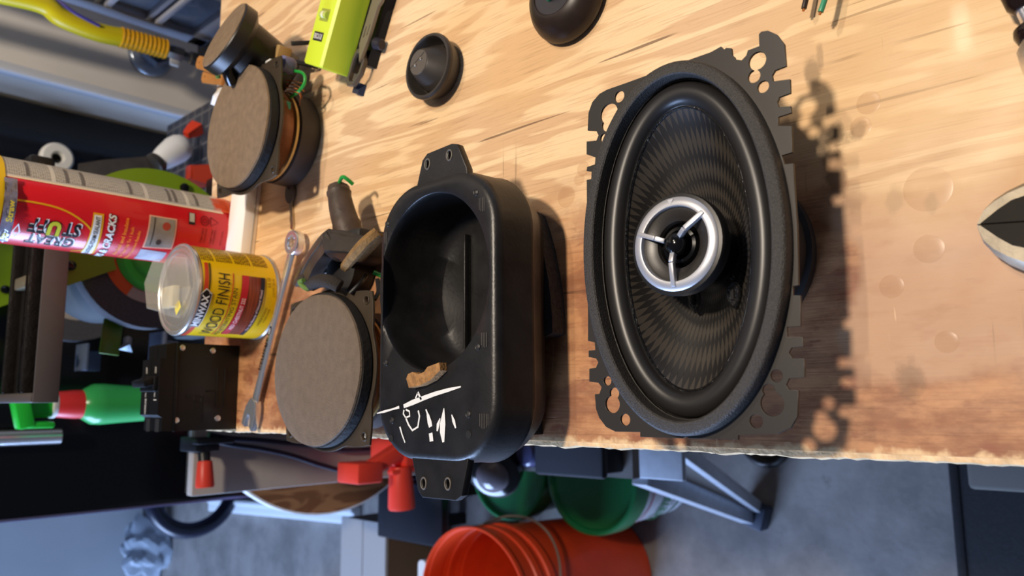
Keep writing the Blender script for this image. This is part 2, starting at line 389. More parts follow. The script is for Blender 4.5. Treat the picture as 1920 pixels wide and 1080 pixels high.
# ================================================================ new oval speaker
PLATE = [(150.1, 200.3), (150.0, 212.6), (149.2, 217.1), (146.2, 221.6), (141.4, 224.1), (132.5, 224.9), (130.9, 219.5), (128.2, 218.3), (125.8, 219.7), (126.8, 225.7), (120.4, 225.9), (117.6, 220.5), (114.0, 220.9), (113.7, 225.8), (111.9, 226.1), (111.1, 223.0), (107.1, 223.4), (107.2, 226.2), (38.9, 227.3), (27.9, 227.6), (26.8, 223.6), (23.1, 223.4), (23.0, 227.4), (20.1, 227.4), (19.2, 223.1), (17.3, 221.8), (14.7, 223.3), (14.3, 227.2), (8.4, 227.4), (7.7, 222.1), (5.6, 220.2), (2.4, 221.6), (2.2, 224.3), (-4.5, 223.8), (-8.7, 222.0), (-12.8, 218.2), (-14.8, 213.1), (-14.7, 199.4), (-16.8, 199.5), (-16.9, 178.0), (-16.1, 176.3), (-16.8, 174.7), (-16.7, 152.3), (-14.9, 152.2), (-14.0, 135.7), (-11.7, 130.1), (-7.3, 127.1), (2.6, 126.1), (2.9, 129.7), (4.9, 130.9), (7.5, 129.4), (7.8, 123.3), (14.8, 123.0), (15.0, 127.5), (17.3, 129.1), (19.4, 127.7), (19.6, 123.0), (23.1, 123.0), (23.5, 129.3), (27.6, 129.1), (27.6, 123.6), (39.4, 123.0), (39.7, 126.0), (43.5, 125.8), (43.7, 123.5), (66.8, 122.5), (87.3, 122.6), (92.8, 122.5), (93.2, 126.1), (97.3, 127.2), (97.6, 122.7), (108.3, 122.2), (109.8, 127.8), (113.7, 127.5), (114.0, 122.1), (116.6, 122.1), (117.5, 126.9), (119.9, 127.6), (121.9, 126.6), (122.3, 121.9), (128.0, 121.7), (129.2, 128.8), (132.0, 129.1), (133.8, 127.7), (134.2, 123.0), (143.6, 123.1), (148.7, 125.9), (151.8, 129.7), (152.3, 132.5), (151.6, 133.6), (146.3, 133.7), (146.1, 138.9), (144.1, 139.7), (142.6, 141.9), (143.8, 144.7), (145.5, 145.4), (146.2, 146.2), (149.5, 146.4), (150.5, 148.7), (150.0, 149.8), (151.9, 151.2), (150.9, 156.2), (150.8, 166.6)]
CX, CY = .067, .1745
sp = thing('oval_speaker', 'new black oval coaxial speaker with notched steel plate and silver tweeter ring', 'speaker', (CX, CY, 0))
SPM = mat('satin_black_metal', (46, 43, 40), .42, .2)
def circ(cx, cy, r, n=20, ry=None): return [(cx + r * math.cos(2 * PI * i / n), cy + (ry or r) * math.sin(2 * PI * i / n)) for i in range(n)]
def keyhole(c1, r1, c2, r2):
    """union outline of two overlapping circles"""
    c1, c2 = Vector(c1), Vector(c2); d = c2 - c1; D = d.length; u = d / D; a0 = math.atan2(u.y, u.x)
    h = (D * D + r1 * r1 - r2 * r2) / (2 * D); w = math.sqrt(max(r1 * r1 - h * h, 1e-9)); b1 = math.atan2(w, h); b2 = math.atan2(w, D - h)
    out = [(c1.x + r1 * math.cos(a0 + b1 + (2 * PI - 2 * b1) * i / 18), c1.y + r1 * math.sin(a0 + b1 + (2 * PI - 2 * b1) * i / 18)) for i in range(19)]
    out += [(c2.x + r2 * math.cos(a0 + PI + b2 + (2 * PI - 2 * b2) * i / 14), c2.y + r2 * math.sin(a0 + PI + b2 + (2 * PI - 2 * b2) * i / 14)) for i in range(1, 14)]
    return out
holes = [circ(144.5, 205.4, 3.0), keyhole((137.6, 211.8), 5.3, (132.3, 213.0), 3.4), circ(126.2, 215.2, 2.4),
         keyhole((140.2, 135.0), 4.0, (133.9, 136.8), 2.9), circ(128.2, 133.1, 2.65), circ(-9.4, 207.4, 2.8), keyhole((-2.4, 214.3), 4.2, (2.6, 213.1), 2.8), circ(8.4, 216.8, 2.3),
         keyhole((-2.4, 136.9), 5.0, (2.8, 138.0), 2.8), circ(8.5, 134.4, 2.65), circ(-9.3, 144.0, 2.95)]
mm = lambda pts: [(x / 1000 - CX, y / 1000 - CY) for x, y in pts]
holes.append([(CX * 1000 + 76 * math.cos(t * PI / 24), CY * 1000 + 43.5 * math.sin(t * PI / 24)) for t in range(48)])
mesh('mounting_plate', plate(mm(PLATE), [mm(h) for h in holes], .0476, .049, .0001), SPM, sp)
A, B = .0828, .0503
def ering(prof, n=96, c0=False, c1=False): return loft([ell(A - d, B - d, z, n) for d, z in prof], c0, c1)
mesh('bezel', ering([(0, .0465), (0, .0545), (.0006, .0555), (.0015, .0559), (.0056, .0559), (.0062, .0553), (.0066, .050), (.0066, .0465), (0, .0465)]), mat('crackle_black', (50, 47, 44), .56, .0, var=.45, vscale=1500, bump=.55, bscale=1500), sp)
roll = [(.0064, .0462), (.0074, .0466)] + [(.0074 + .0108 * (1 - math.cos(PI * t / 14)) / 2, .0466 + .0050 * math.sin(PI * t / 14)) for t in range(1, 14)] + [(.0184, .0468), (.0192, .0466)]
mesh('surround', ering(roll), mat('rubber_surround', (34, 33, 33), .36), sp, sharp=60)
g = ering([(.0184, .0470), (.0190, .0472), (.0196, .0464)]); mesh('glue_bead', g, mat('gloss_glue', (18, 17, 17), .1, bump=1, bscale=1100), sp)
loops = []
for t in range(11):
    k = t / 10; a = (A - .0190) * (1 - k) + .017 * k; b2 = (B - .0190) * (1 - k) + .0145 * k
    loops.append(ell(a, b2, .0466 - .023 * (k ** .85), 96))
mesh('cone', loft(loops, False, True), cone_weave(), sp, sharp=70)
# basket (outside, under the plate) and magnet
g = loft([ell(.0765, .0440, .0476, 64), ell(.0755, .0430, .0440, 64), ell(.060, .0375, .030, 64), ell(.036, .033, .0225, 64), ell(.036, .033, .0205, 64), ell(.030, .030, .0205, 64)], False, True)
mesh('basket', g, SPM, sp)
for a in (35, 90, 145, 215, 270, 325):
    c, s = math.cos(math.radians(a)), math.sin(math.radians(a))
    mesh('basket_rib', bar((.070 * c, .0415 * s, .044), (.036 * c, .035 * s, .022), .008, .003, (c, s, .2), .0008), SPM, sp)
mesh('magnet', lathe([(.039, 0), (.0405, .001), (.0405, .006), (.038, .0065), (.0385, .0195), (.034, .0205)], 48), mat('ferrite', (52, 49, 47), .55), sp)
# tweeter on its post
g = lathe([(.012, .022), (.0125, .046), (.019, .049), (.0220, .0505), (.0226, .0562), (.0221, .0574), (.0205, .0577)], 48, True, False)
mesh('tweeter_housing', mv(g, (-.001, -.002, 0)), mat('tweeter_black', (26, 25, 25), .38), sp)
tw = (-.001, -.002, 0)
g = lathe([(.0206, .0566), (.0206, .0580), (.0200, .0586), (.0176, .0594), (.0166, .0592), (.0163, .0584), (.0163, .0560)], 64, False, False)
ring = mesh('tweeter_ring', mv(g, tw), mat('satin_silver', (206, 207, 212), .36, .7), sp)
g = lathe([(.0165, .0572), (.0150, .0574), (.0105, .0552), (.0098, .0530)], 48, False, False); mesh('waveguide', mv(g, tw), mat('waveguide_black', (40, 37, 35), .35), sp)
g = lathe([(.0100, .0535), (.0092, .0520), (.0080, .0545), (.0066, .0548), (.0055, .0530), (.0045, .0520)], 48, False, True); mesh('tweeter_diaphragm', mv(g, tw), GLOSSBLK, sp)
g = lathe([(.0050, .0525), (.0050, .0570)] + [(.0050 * math.cos(t * PI / 16), .0570 + .0042 * math.sin(t * PI / 16)) for t in range(1, 9)], 32); mesh('phase_dome', mv(g, tw), GLOSSBLK, sp)
for a in (-52, 69, 178):   # struts from the dome to the ring; angle in the speaker's own plane
    a = math.radians(a); c, s = math.cos(a), math.sin(a)
    p = [(.0044, .0602), (.0085, .0616), (.0186, .0596)]
    gs = [bar((p[i][0] * c + tw[0], p[i][0] * s + tw[1], p[i][1] - .0009), (p[i + 1][0] * c + tw[0], p[i + 1][0] * s + tw[1], p[i + 1][1] - .0009), .0021, .0026, (0, 0, 1), .0003) for i in (0, 1)]
    mesh('tweeter_strut', merge(*gs), MATS['satin_silver'], sp)
tri = prism([(.0195, -.0014), (.0195, .0014), (.0172, 0)], .0589, .0595)
mesh('ring_notch', mv(rot(tri, 'Z', math.radians(2)), tw), MATS['satin_silver'], sp)
for dx, dy in ((-.0225, .0035), (-.0225, -.0175)):     # lead-out slits with their glue patches
    g = [(dx + .006 * math.cos(t * PI / 8) * (1 + .12 * math.sin(5 * t)), dy + .0034 * math.sin(t * PI / 8), 0) for t in range(16)]
    zc = .0345 + max(0, abs(dy) - .012) * .6
    gl = loft([[(x, y, zc - .0005) for x, y, _ in g], [(dx + (x - dx) * .8, dy + (y - dy) * .8, zc + .0006) for x, y, _ in g]])
    p = mesh('glue_patch', gl, MATS['gloss_glue'], sp)
    mesh('lead_slit', box(dx - .0026, dx + .0022, dy - .0009, dy + .0009, zc, zc + .0013, .0004), DARK, p)
    mesh('lead_pin', mv(xf(lathe([(.0014, 0), (.0014, .001), (.0008, .0018)], 12), Matrix.Identity(4)), (dx + .0075, dy, zc - .001)), GLOSSBLK, p)
# ================================================================ enclosure box
EX, EY = .047, .3285
en = thing('speaker_enclosure', 'black plastic speaker enclosure with round opening, tabs and white chalk scribble', 'speaker box', (EX, EY, 0))
K = 14
def resample_dir(loop, c):  # angles of the loop about a centre
    return [math.atan2(p[1] - c[1], p[0] - c[0]) for p in loop]
hx, hy, rr = .0805, .0505, .034
def ol(s, z, dr=0): return rrect(hx - s, hy - s, rr - min(s, .02), z, K, st=16)
oc = (.0205, .0025)
ang = resample_dir(ol(0, 0), oc)
def hole_loop(a, b, z, dx=0): return [(oc[0] + dx + a * math.cos(t), oc[1] + b * math.sin(t), z) for t in ang]
loops = [hole_loop(.030, .026, .0145), hole_loop(.044, .040, .0150), hole_loop(.052, .0445, .022), hole_loop(.053, .0450, .050), hole_loop(.0508, .0462, .0545), hole_loop(.0508, .0466, .0592), hole_loop(.0512, .0470, .0597),
         ol(.0048, .0600), ol(.0022, .0594), ol(.0006, .0575), ol(0, .0545), ol(-.0006, .034), ol(-.0012, .0325), ol(-.0004, .031), ol(.003, .022), ol(.008, .013), ol(.014, .011)]
mesh('shell', loft(loops, True, True), mat('enclosure_plastic', (29, 28, 28), .36, var=.35, vscale=70, bump=.12, bscale=420), en, sharp=50)
def tab(pts, sx, slots):
    P = [(x / 1000 - EX, y / 1000 - EY) for x, y in pts]
    hs = [[(x / 1000 - EX + .0028 * math.cos(t * PI / 10) , y / 1000 - EY + .0018 * math.sin(t * PI / 10)) for t in range(20)] for x, y in slots]
    t = mesh('mounting_tab', plate(P, hs, .0535, .0585, .0006), MATS['enclosure_plastic'], en)
    for x, y in slots:
        mesh('slot_rim', mv(torus(.0031, .0005, 24, 8, .0022), (x / 1000 - EX, y / 1000 - EY, .0586)), mat('worn_plastic', (92, 86, 78), .5), t)
    return t
tab([(122, 346), (128, 344), (140.3, 340), (143.3, 336), (144.3, 315), (143, 310.5), (139, 308.5), (128, 303), (122, 302)], 1, [(137.3, 335.6), (138.4, 316.6)])
tab([(-28, 348), (-34, 346), (-49, 341.5), (-52.5, 338), (-52.2, 311), (-49.5, 306.8), (-34, 302.5), (-28, 301)], -1, [(-45.3, 336.8), (-44.3, 316.9)])
for x, y in ((111.8, 293.6), (107.0, 371.0), (22.5, 370.4), (27.8, 292.3), (-11.2, 363.8), (-7.4, 299.5)):
    h = mesh('screw_hole', mv(torus(.0016, .0004, 20, 8), (x / 1000 - EX, y / 1000 - EY, .0600)), BLK, en)
    mesh('screw', mv(lathe([(.0013, .0596), (.0013, .0601), (.0005, .0604)], 14), (x / 1000 - EX, y / 1000 - EY, 0)), mat('dark_screw', (70, 68, 66), .35, .5), h)
for x, y in ((-21.6, 364.5), (-17.9, 299.2)):
    mesh('bolt_hole', mv(lathe([(.0021, .0590), (.0021, .0602)], 20), (x / 1000 - EX, y / 1000 - EY, 0)), DARK, en)
for yy, hh, ww in ((.017, .020, .0009), (-.022, .019, .0022)):
    mesh('inner_rib', box(-.016, .056, yy - ww, yy + ww, .0145, hh, .0008), MATS['enclosure_plastic'], en)
# chalk: flat strokes lying on the face
CH = mat('white_chalk', (222, 222, 218), .9)
ZF = .06025
def chalk(pts, w): mesh('chalk_mark', mv(ribbon2([(x / 1000 - EX, y / 1000 - EY) for x, y in pts], w), (0, 0, ZF)), CH, en)
chalk([(-7.3, 378), (-6.2, 371), (-4.8, 363), (-3.6, 357)], [.0006, .0014, .001, .0016])
chalk([(-3.2, 353), (-1, 345), (1.5, 335), (3.6, 326), (5.6, 315), (7.2, 305)], [.0022, .003, .0026, .0024, .002, .0008])
chalk([(4.8, 340.5), (2.6, 339), (0.5, 337.5)], .0014); chalk([(4.4, 340.5), (1.2, 342.5)], .001)
chalk([(-5.2, 352.6), (-7.4, 353.2), (-9.6, 351.0), (-8.6, 347.4), (-6.0, 347.8), (-5.0, 351)], .0011)
chalk([(-9.6, 351), (-13.5, 348.4), (-16.6, 345.0), (-14.6, 340.2), (-8.6, 338.9), (-5.5, 340.0)], .0012)
chalk([(-14.8, 356.2), (-19, 354.2), (-23.6, 351.4)], [.0012, .001, .0008])
chalk([(-4.8, 333.4), (-7, 332.2), (-8.2, 331.6), (-12, 330.2), (-14.4, 329.3)], [.0010, .0012, .0022, .0034, .0028])
chalk([(-17.7, 329.3), (-19.6, 328.9), (-22.2, 328.5)], .0030)
chalk([(-4.2, 318.4), (-8, 318.8), (-12.4, 319.4), (-17, 319.6), (-22.4, 318.8)], [.0005, .0024, .0044, .0040, .0016])
chalk([(-9.6, 321.5), (-13, 323.2), (-16.6, 323.8)], [.0006, .0022, .0012]); chalk([(-7.6, 312.2), (-11, 310.6), (-14.7, 309)], [.0006, .0022, .0010])
for x in (302, 292.6):   # ticks scratched by the mould by two of the holes
    pass
for (x0, y0, nn) in ((106, 290.5, 4), (33, 289, 4), (-9, 290.5, 6), (100, 373.5, 3)):
    g = merge(*[ribbon2([(x0 / 1000 - EX - .0045 * (1 + .3 * math.sin(7 * i)), y0 / 1000 - EY - i * .0012), (x0 / 1000 - EX + .002, y0 / 1000 - EY - i * .0012)], .0003) for i in range(nn)])
    mesh('mould_scratch', mv(g, (0, 0, .0603)), MATS['worn_plastic'], en)
# foam gasket scrap and pad below
g = [(12.4, 344.9), (15.0, 343.2), (15.9, 339.6), (14.6, 334), (15.6, 329.6), (18.4, 326.5), (20.4, 316.8), (16.1, 316.0), (11.0, 324.2), (8.3, 333.2), (7.2, 342.4)]
f = prism([(x / 1000 - EX, y / 1000 - EY) for x, y in g], .0600, .0652)
mesh('foam_scrap', f, mat('old_foam', (150, 108, 62), .95, var=.35, vscale=260, bump=.9, bscale=700), en)
FP = mat('grey_foam', (52, 50, 48), .95, var=.35, vscale=500, bump=1.0, bscale=900)
g = [(.113, .302), (.109, .2955), (.098, .2912), (.086, .2876), (.070, .2842), (.057, .2822), (.045, .2813), (.0373, .2814), (.0355, .287), (.036, .34), (.10, .34)]
mesh('foam_pad', prism([(x - EX, y - EY) for x, y in g], 0, .0118), FP, en)
g = [(-.02, .36), (.02, .36), (.02, .30), (-.02, .30)]
mesh('foam_pad', prism([(x - EX, y - EY) for x, y in g], 0, .0118), FP, en)
# ================================================================ the two old round speakers
FELT = mat('dusty_felt', (124, 104, 82), .95, var=.14, vscale=160, bump=.5, bscale=900)
FELT2 = mat('dusty_felt_grey', (106, 92, 78), .95, var=.12, vscale=160, bump=.5, bscale=900)
OLDM = mat('painted_frame', (66, 57, 46), .4, .2, var=.2, vscale=40)
def ragged(r, z, amp, seed, n=90):
    rnd = random.Random(seed); ph = [rnd.uniform(0, 6.28) for _ in range(9)]
    return [((r + amp * sum(math.sin((k + 2) * 2 * PI * i / n + ph[k]) / (k + 1.5) for k in range(9))) * math.cos(2 * PI * i / n), (r + amp * sum(math.sin((k + 2) * 2 * PI * i / n + ph[k]) / (k + 1.5) for k in range(9))) * math.sin(2 * PI * i / n), z) for i in range(n)]
def old_speaker(name, label, loc, zt, felt, seed, R=.0525, tilt=0):
    t = thing(name, label, 'speaker', loc, 'old round speakers')
    # felt dust cover with a ragged rim, black gasket, square-eared frame, basket, magnet
    mesh('felt_cover', loft([ragged(R, zt - .0022, .0006, seed), ragged(R - .0004, zt - .0008, .0006, seed), ragged(R - .004, zt, .0003, seed), ragged(R * .5, zt + .0004, 0, seed)]), felt, t)
    mesh('gasket', lathe([(R - .001, zt - .0105), (R + .0008, zt - .0095), (R + .0006, zt - .0030), (R - .002, zt - .0022)], 72), mat('black_gasket', (26, 24, 23), .7, bump=.6, bscale=300), t)
    # frame flange: round with four ears
    out = []
    for q in range(4):
        a0 = PI / 4 + q * PI / 2
        for k in range(-9, 10):
            a = a0 + k * PI / 2 / 19; d = abs(k)
            r = R + .0035 + (max(0, 1 - d / 4.5) ** 1.2) * .0145
            out.append((r * math.cos(a), r * math.sin(a)))
    hs = [circ((R + .0105) * math.cos(PI / 4 + q * PI / 2), (R + .0105) * math.sin(PI / 4 + q * PI / 2), .0024, 14) for q in range(4)]
    mesh('frame_flange', plate(out, hs, zt - .0125, zt - .0108, .0002), OLDM, t)
    for q in range(4):
        mesh('hole_rim', mv(torus(.0028, .0005, 20, 8), ((R + .0105) * math.cos(PI / 4 + q * PI / 2), (R + .0105) * math.sin(PI / 4 + q * PI / 2), zt - .0106)), OLDM, t)
    return t
NX, NY = .0220, .4635
ns = old_speaker('round_speaker', 'old round speaker with grey felt cover beside the enclosure, tangled wires attached', (NX, NY, 0), .0500, FELT2, 5)
ns.rotation_euler = (0, 0, 0)
def basket_magnet(t, zt, R=.0525, mr=.040, mh=.017):
    zb = zt - .0125
    mesh('basket', lathe([(R + .001, zb), (R - .002, zb - .004), (mr - .001, mh + .0045), (mr - .001, mh + .002)], 64), mat('bronze_lacquer', (120, 70, 34), .22, .55, var=.25, vscale=25), t)
    mesh('backing_ring', lathe([(mr - .001, mh + .0005), (mr + .0008, mh + .001), (mr + .0008, mh + .003), (mr - .001, mh + .0035)], 64), mat('brass_ring', (178, 152, 100), .3, .8), t)
    mesh('magnet', lathe([(mr, 0), (mr + .002, .001), (mr + .002, mh - .001), (mr, mh)], 64), mat('old_ferrite', (58, 48, 44), .5, var=.15), t)
basket_magnet(ns, .0500, mh=.016)
# tweeter shell, tape-wrapped lead, felt strips and wires of the near one (local to speaker)
def L2(p): return (p[0] - NX, p[1] - NY, p[2])
tc = (.086, .462)
shell = []
def arc_wall(c, r0, r1, a0, a1, z0, z1, n=24, zslope=0):
    V, F = [], []
    for i in range(n + 1):
        a = math.radians(a0 + (a1 - a0) * i / n); cc, ss = math.cos(a), math.sin(a)
        V += [(c[0] + r0 * cc, c[1] + r0 * ss, z0), (c[0] + r1 * cc, c[1] + r1 * ss, z0), (c[0] + r1 * cc, c[1] + r1 * ss, z1), (c[0] + r0 * cc, c[1] + r0 * ss, z1)]
    for i in range(n):
        for k in range(4): F.append((4 * i + k, 4 * i + (k + 1) % 4, 4 * i + 4 + (k + 1) % 4, 4 * i + 4 + k))
    F += [(0, 1, 2, 3), (4 * n + 3, 4 * n + 2, 4 * n + 1, 4 * n)]
    return V, F
BRK = mat('dusty_black_plastic', (54, 47, 41), .4, var=.3, vscale=60, bump=.3, bscale=260)
# curved shell: dusty top face, sloping curved band down to the far left, front lip, dark hollow under it
TOPF = [(.1177, .4681, .044), (.1211, .4635, .042), (.1170, .4425, .043), (.1100, .4220, .040), (.0978, .4272, .046), (.1037, .4611, .046)]
g = loft([[(x, y, z - .004) for x, y, z in TOPF], TOPF, [(.1085 + (x - .1085) * .8, .4465 + (y - .4465) * .8, z + .0016) for x, y, z in TOPF]])
hs = mesh('tweeter_housing', g, BRK, ns, (NX, NY, 0), sharp=25)
OUT = [(.1219, .4640, .0405), (.1193, .4743, .0400), (.1127, .4898, .0380), (.1034, .5072, .0350), (.0950, .5232, .0310), (.0900, .5312, .0280)]
INN = [(.1131, .4554, .0450), (.1037, .4611, .0455), (.0990, .4717, .0440), (.0941, .4814, .0420), (.0876, .4944, .0380), (.0839, .5053, .0340)]
OUT = [tuple(q) for q in smooth_path(OUT, 4)]; INN = [tuple(q) for q in smooth_path(INN, 4)]
V, F = [], []
for o_, i_ in zip(OUT, INN):
    md = [(o_[k] + i_[k]) / 2 + (.0022 if k == 2 else 0) for k in range(3)]
    V += [(o_[0], o_[1], .004), o_, tuple(md), i_, (i_[0], i_[1], i_[2] - .010)]
for k in range(len(OUT) - 1):
    F += [tuple(5 * k + j for j in (q, q + 1)) + tuple(5 * k + 5 + j for j in (q + 1, q)) for q in range(4)]
mesh('curved_band', (V, F), mat('scuffed_plastic', (64, 57, 50), .33, var=.3, vscale=80), hs, (NX, NY, 0), sharp=40)
mesh('band_ridge', tube([(a_[0] * .45 + b_[0] * .55, a_[1] * .45 + b_[1] * .55, a_[2] * .45 + b_[2] * .55 + .0020) for a_, b_ in zip(OUT, INN)][2:], .0007, 6, 1), MATS['scuffed_plastic'], hs, (NX, NY, 0))
g = loft([[(.1037, .4615, .0455), (.0978, .4270, .0455), (.0990, .4270, .0455), (.1049, .4615, .0455)], [(.1005, .4650, .0370), (.0957, .4476, .0350), (.0969, .4476, .0350), (.1017, .4650, .0370)]])
mesh('front_lip', g, mat('slate_plastic', (44, 46, 54), .3), hs, (NX, NY, 0))
g = lathe([(.0215, .002), (.0215, .020), (.010, .024)], 32); mesh('tweeter_magnet', mv(g, (.0985, .4820, 0)), mat('sooty_black', (30, 27, 25), .55), ns, (NX, NY, 0))
mesh('mount_block', box(.098, .118, .428, .462, .003, .040, .003), MATS['sooty_black'], ns, (NX, NY, 0))
mesh('catch', obox((.0925, .5018, .0372), (Vector((.72, -.69, 0)), Vector((.69, .72, 0)), Vector((0, 0, 1))), (.0052, .0036, .0018), .0006), BRK, hs, (NX, NY, 0))
g = merge(obox((.0975, .4850, .0300), (Vector((.9, .43, 0)), Vector((-.43, .9, 0)), Vector((0, 0, 1))), (.0050, .0011, .0006)), obox((.0975, .4850, .0300), (Vector((.3, -.95, 0)), Vector((.95, .3, 0)), Vector((0, 0, 1))), (.0036, .0010, .0006)))
mesh('solder_tab', g, STEEL, ns, (NX, NY, 0))
g = tube([(.104, .458, .022), (.120, .460, .026), (.137, .466, .028), (.150, .4705, .028), (.158, .473, .027)], lambda t: .0110 - .0032 * t + (.0008 if .30 < t < .36 or .78 < t < .82 else 0) - (.0022 if t > .93 else 0), 14)
tp = mesh('taped_lead', g, mat('friction_tape', (70, 56, 46), .55, var=.3, vscale=90, bump=.4, bscale=250), ns, (NX, NY, 0))
mesh('green_wire_end', tube([(.157, .4690, .030), (.1605, .4600, .033), (.1590, .4570, .031), (.156, .4565, .026)], .0014, 8), GREENW, tp)
bpy.data.objects[tp.name].children[0].location = (-NX, -NY, 0)
FS = mat('brown_felt_strip', (128, 98, 58), .95, var=.3, vscale=200, bump=.7, bscale=700)
mesh('felt_strip', tube([(.1086, .3994, .046), (.1026, .4061, .050), (.0950, .4194, .050), (.0901, .4365, .045)], lambda t: .0040 - .0012 * abs(t - .5), 6), FS, ns, (NX, NY, 0))
mesh('felt_strip', bar((.1080, .402, .042), (.094, .428, .042), .003, .010, (0, 0, 1), .001), FS, ns, (NX, NY, 0))
mesh('cloth_sleeve', tube([(.0822, .4744, .046), (.0826, .4584, .0500), (.0805, .4455, .0500), (.0770, .4400, .0465)], .0048, 10), mat('fuzzy_cloth', (44, 38, 34), .95, bump=.8, bscale=600), ns, (NX, NY, 0))
mesh('green_wire', tube([(.0814, .4760, .044), (.0805, .4860, .042), (.0832, .4940, .041), (.0872, .5000, .0405), (.0878, .4940, .041)], .0018, 8), mat('dull_green_jacket', (96, 128, 62), .45), ns, (NX, NY, 0))
mesh('green_wire', tube([(.088, .430, .026), (.083, .424, .018), (.075, .419, .014), (.0685, .412, .020), (.0690, .400, .030), (.0692, .386, .034)], .0016, 8), GREENW, ns, (NX, NY, 0))
mesh('black_wire', tube([(.086, .436, .028), (.080, .430, .036), (.072, .434, .042)], .0016, 8), BLKW, ns, (NX, NY, 0))
mesh('black_wire', tube([(.083, .428, .024), (.074, .424, .026), (.068, .423, .030)], .0016, 8), BLKW, ns, (NX, NY, 0))
mesh('black_wire', tube([(.052, .406, .020), (.044, .398, .026), (.034, .396, .022), (.030, .404, .014)], .0016, 8), BLKW, ns, (NX, NY, 0))
# far one
FX, FY = .2235, .5800
fs = old_speaker('round_speaker', 'old round speaker with tan felt cover and bronze basket, standing on its magnet', (FX, FY, 0), .0560, FELT, 11, R=.0510)
basket_magnet(fs, .0560, R=.0510, mr=.0375, mh=.019)
mesh('green_label', box(.010, .016, -.0425, -.0418, .031, .036), mat('teal_label', (60, 150, 120), .5), fs)
nrm = Vector((.34, .05, .91)).normalized(); c0 = Vector((.298, .580, .0690))
g = lathe([(.019, -.060), (.021, -.058), (.0245, -.016), (.030, -.012), (.0318, -.0105), (.0318, -.0010), (.0308, 0)], 48); th = mesh('tweeter_housing', orient(g, nrm, c0), mat('greasy_black', (30, 26, 23), .35, var=.3, vscale=50), fs, (FX, FY, 0))
g = lathe([(.0306, -.0006), (.0304, .0006), (.028, .0011)], 48); o = mesh('tweeter_felt', orient(g, nrm, c0), FELT, th, (FX, FY, 0))
for p, q in (((.299, .556, .022), (.303, .545, .003)), ((.284, .556, .022), (.280, .543, .003))):
    mesh('bracket_leg', bar(p, q, .0035, .0025, (0, 1, 0), .0006), MATS['greasy_black'], fs, (FX, FY, 0))
mesh('tan_clip', obox((.283, .556, .030), (Vector((.9, -.4, 0)).normalized(), Vector((.4, .9, 0)).normalized(), Vector((0, 0, 1))), (.010, .003, .006), .001), mat('tan_card', (176, 142, 88), .7), fs, (FX, FY, 0))
mesh('white_connector', box(.266, .276, .548, .556, .036, .045, .001), WHITE, fs, (FX, FY, 0))
mesh('blue_cap', mv(lathe([(.006, 0), (.007, .002), (.0065, .010), (.003, .012)], 20), (.270, .538, .030)), mat('blue_grey_cap', (112, 112, 150), .4), fs, (FX, FY, 0))
mesh('green_wire', tube([(.2650, .5435, .0340), (.2655, .5360, .0310), (.2605, .5240, .0290), (.2530, .5215, .0285), (.2470, .5290, .0290), (.2450, .5400, .0300)], .0013, 8), GREENW, fs, (FX, FY, 0))
mesh('green_wire', tube([(.272, .606, .060), (.279, .600, .066), (.276, .592, .070), (.268, .590, .066)], .0022, 8), MATS['dull_green_jacket'], fs, (FX, FY, 0))
mesh('black_sleeve', tube([(.262, .585, .058), (.270, .578, .066), (.280, .576, .062), (.284, .570, .050)], .005, 10), GLOSSBLK, fs, (FX, FY, 0))
for k in range(4):
    mesh('loose_strand', tube([(.258 - .003 * k, .540, .034), (.256 - .004 * k, .533 - .002 * k, .030), (.255 - .005 * k, .530 + .003 * k, .022)], .0005, 6), COPPER, fs, (FX, FY, 0))
# ================================================================ cans
def can_text(root, name, g2, r, m, s0=0, z0=0, lift=.0004): return mesh(name, wrap(g2, r, s0, z0, lift), m, root, recalc=False)
SX, SY, SR = .160, .703, .034
sc = thing('foam_can', 'tall red spray foam sealant can with GREAT STUFF lettering', 'spray can', (SX, SY, 0))
RED = mat('can_red', (206, 22, 30), .32, coat=.3)
mesh('can_body', lathe([(.030, 0), (.0325, .0015), (.0335, .004), (SR, .007), (SR, .191), (.0325, .194), (.030, .1955)], 72), RED, sc)
YEL = mat('cap_yellow', (232, 190, 16), .35)
mesh('yellow_cap', lathe([(.0335, .1915), (.0350, .1925), (.0352, .199), (.0345, .225), (.033, .2285), (.028, .230)], 64), YEL, sc)
LB = lambda v: v / 1000
GREYTXT = mat('fine_print_panel', (206, 200, 186), .45)
INK = mat('black_ink', (18, 16, 18), .4); WHT = mat('white_ink', (240, 238, 230), .45); YINK = mat('yellow_ink', (240, 176, 20), .4); ORI = mat('orange_ink', (226, 92, 36), .45)
can_text(sc, 'directions_panel', rect2(LB(12.8), LB(50), .0195, .1945, 16, 2), SR, GREYTXT)
can_text(sc, 'panel_edge', rect2(LB(12.2), LB(13.4), .0185, .1955, 2, 2), SR, mat('cream_ink', (250, 220, 180), .5))
rnd = random.Random(2); lines = []
z = .191
while z > .024:
    if rnd.random() < .1: z -= .003; continue
    s = 15.0
    while s < 46:
        wl = rnd.uniform(1.2, 4.0); lines.append(rect2(LB(s), LB(min(s + wl, 47)), z, z + .00085, 2, 1)); s += wl + .7
    z -= .00165
can_text(sc, 'fine_print', merge(*lines), SR, mat('grey_ink', (158, 152, 142), .6), lift=.0006)
for zz in (.176, .148, .136, .099, .066, .0605, .041):
    can_text(sc, 'heading', rect2(LB(16), LB(34), zz, zz + .0022, 4, 1), SR, mat('dark_grey_ink', (104, 98, 92), .6), lift=.0008)
can_text(sc, 'orange_panel', rect2(LB(14.2), LB(34), .0105, .0275, 10, 2), SR, mat('orange_panel_ink', (236, 96, 44), .4))
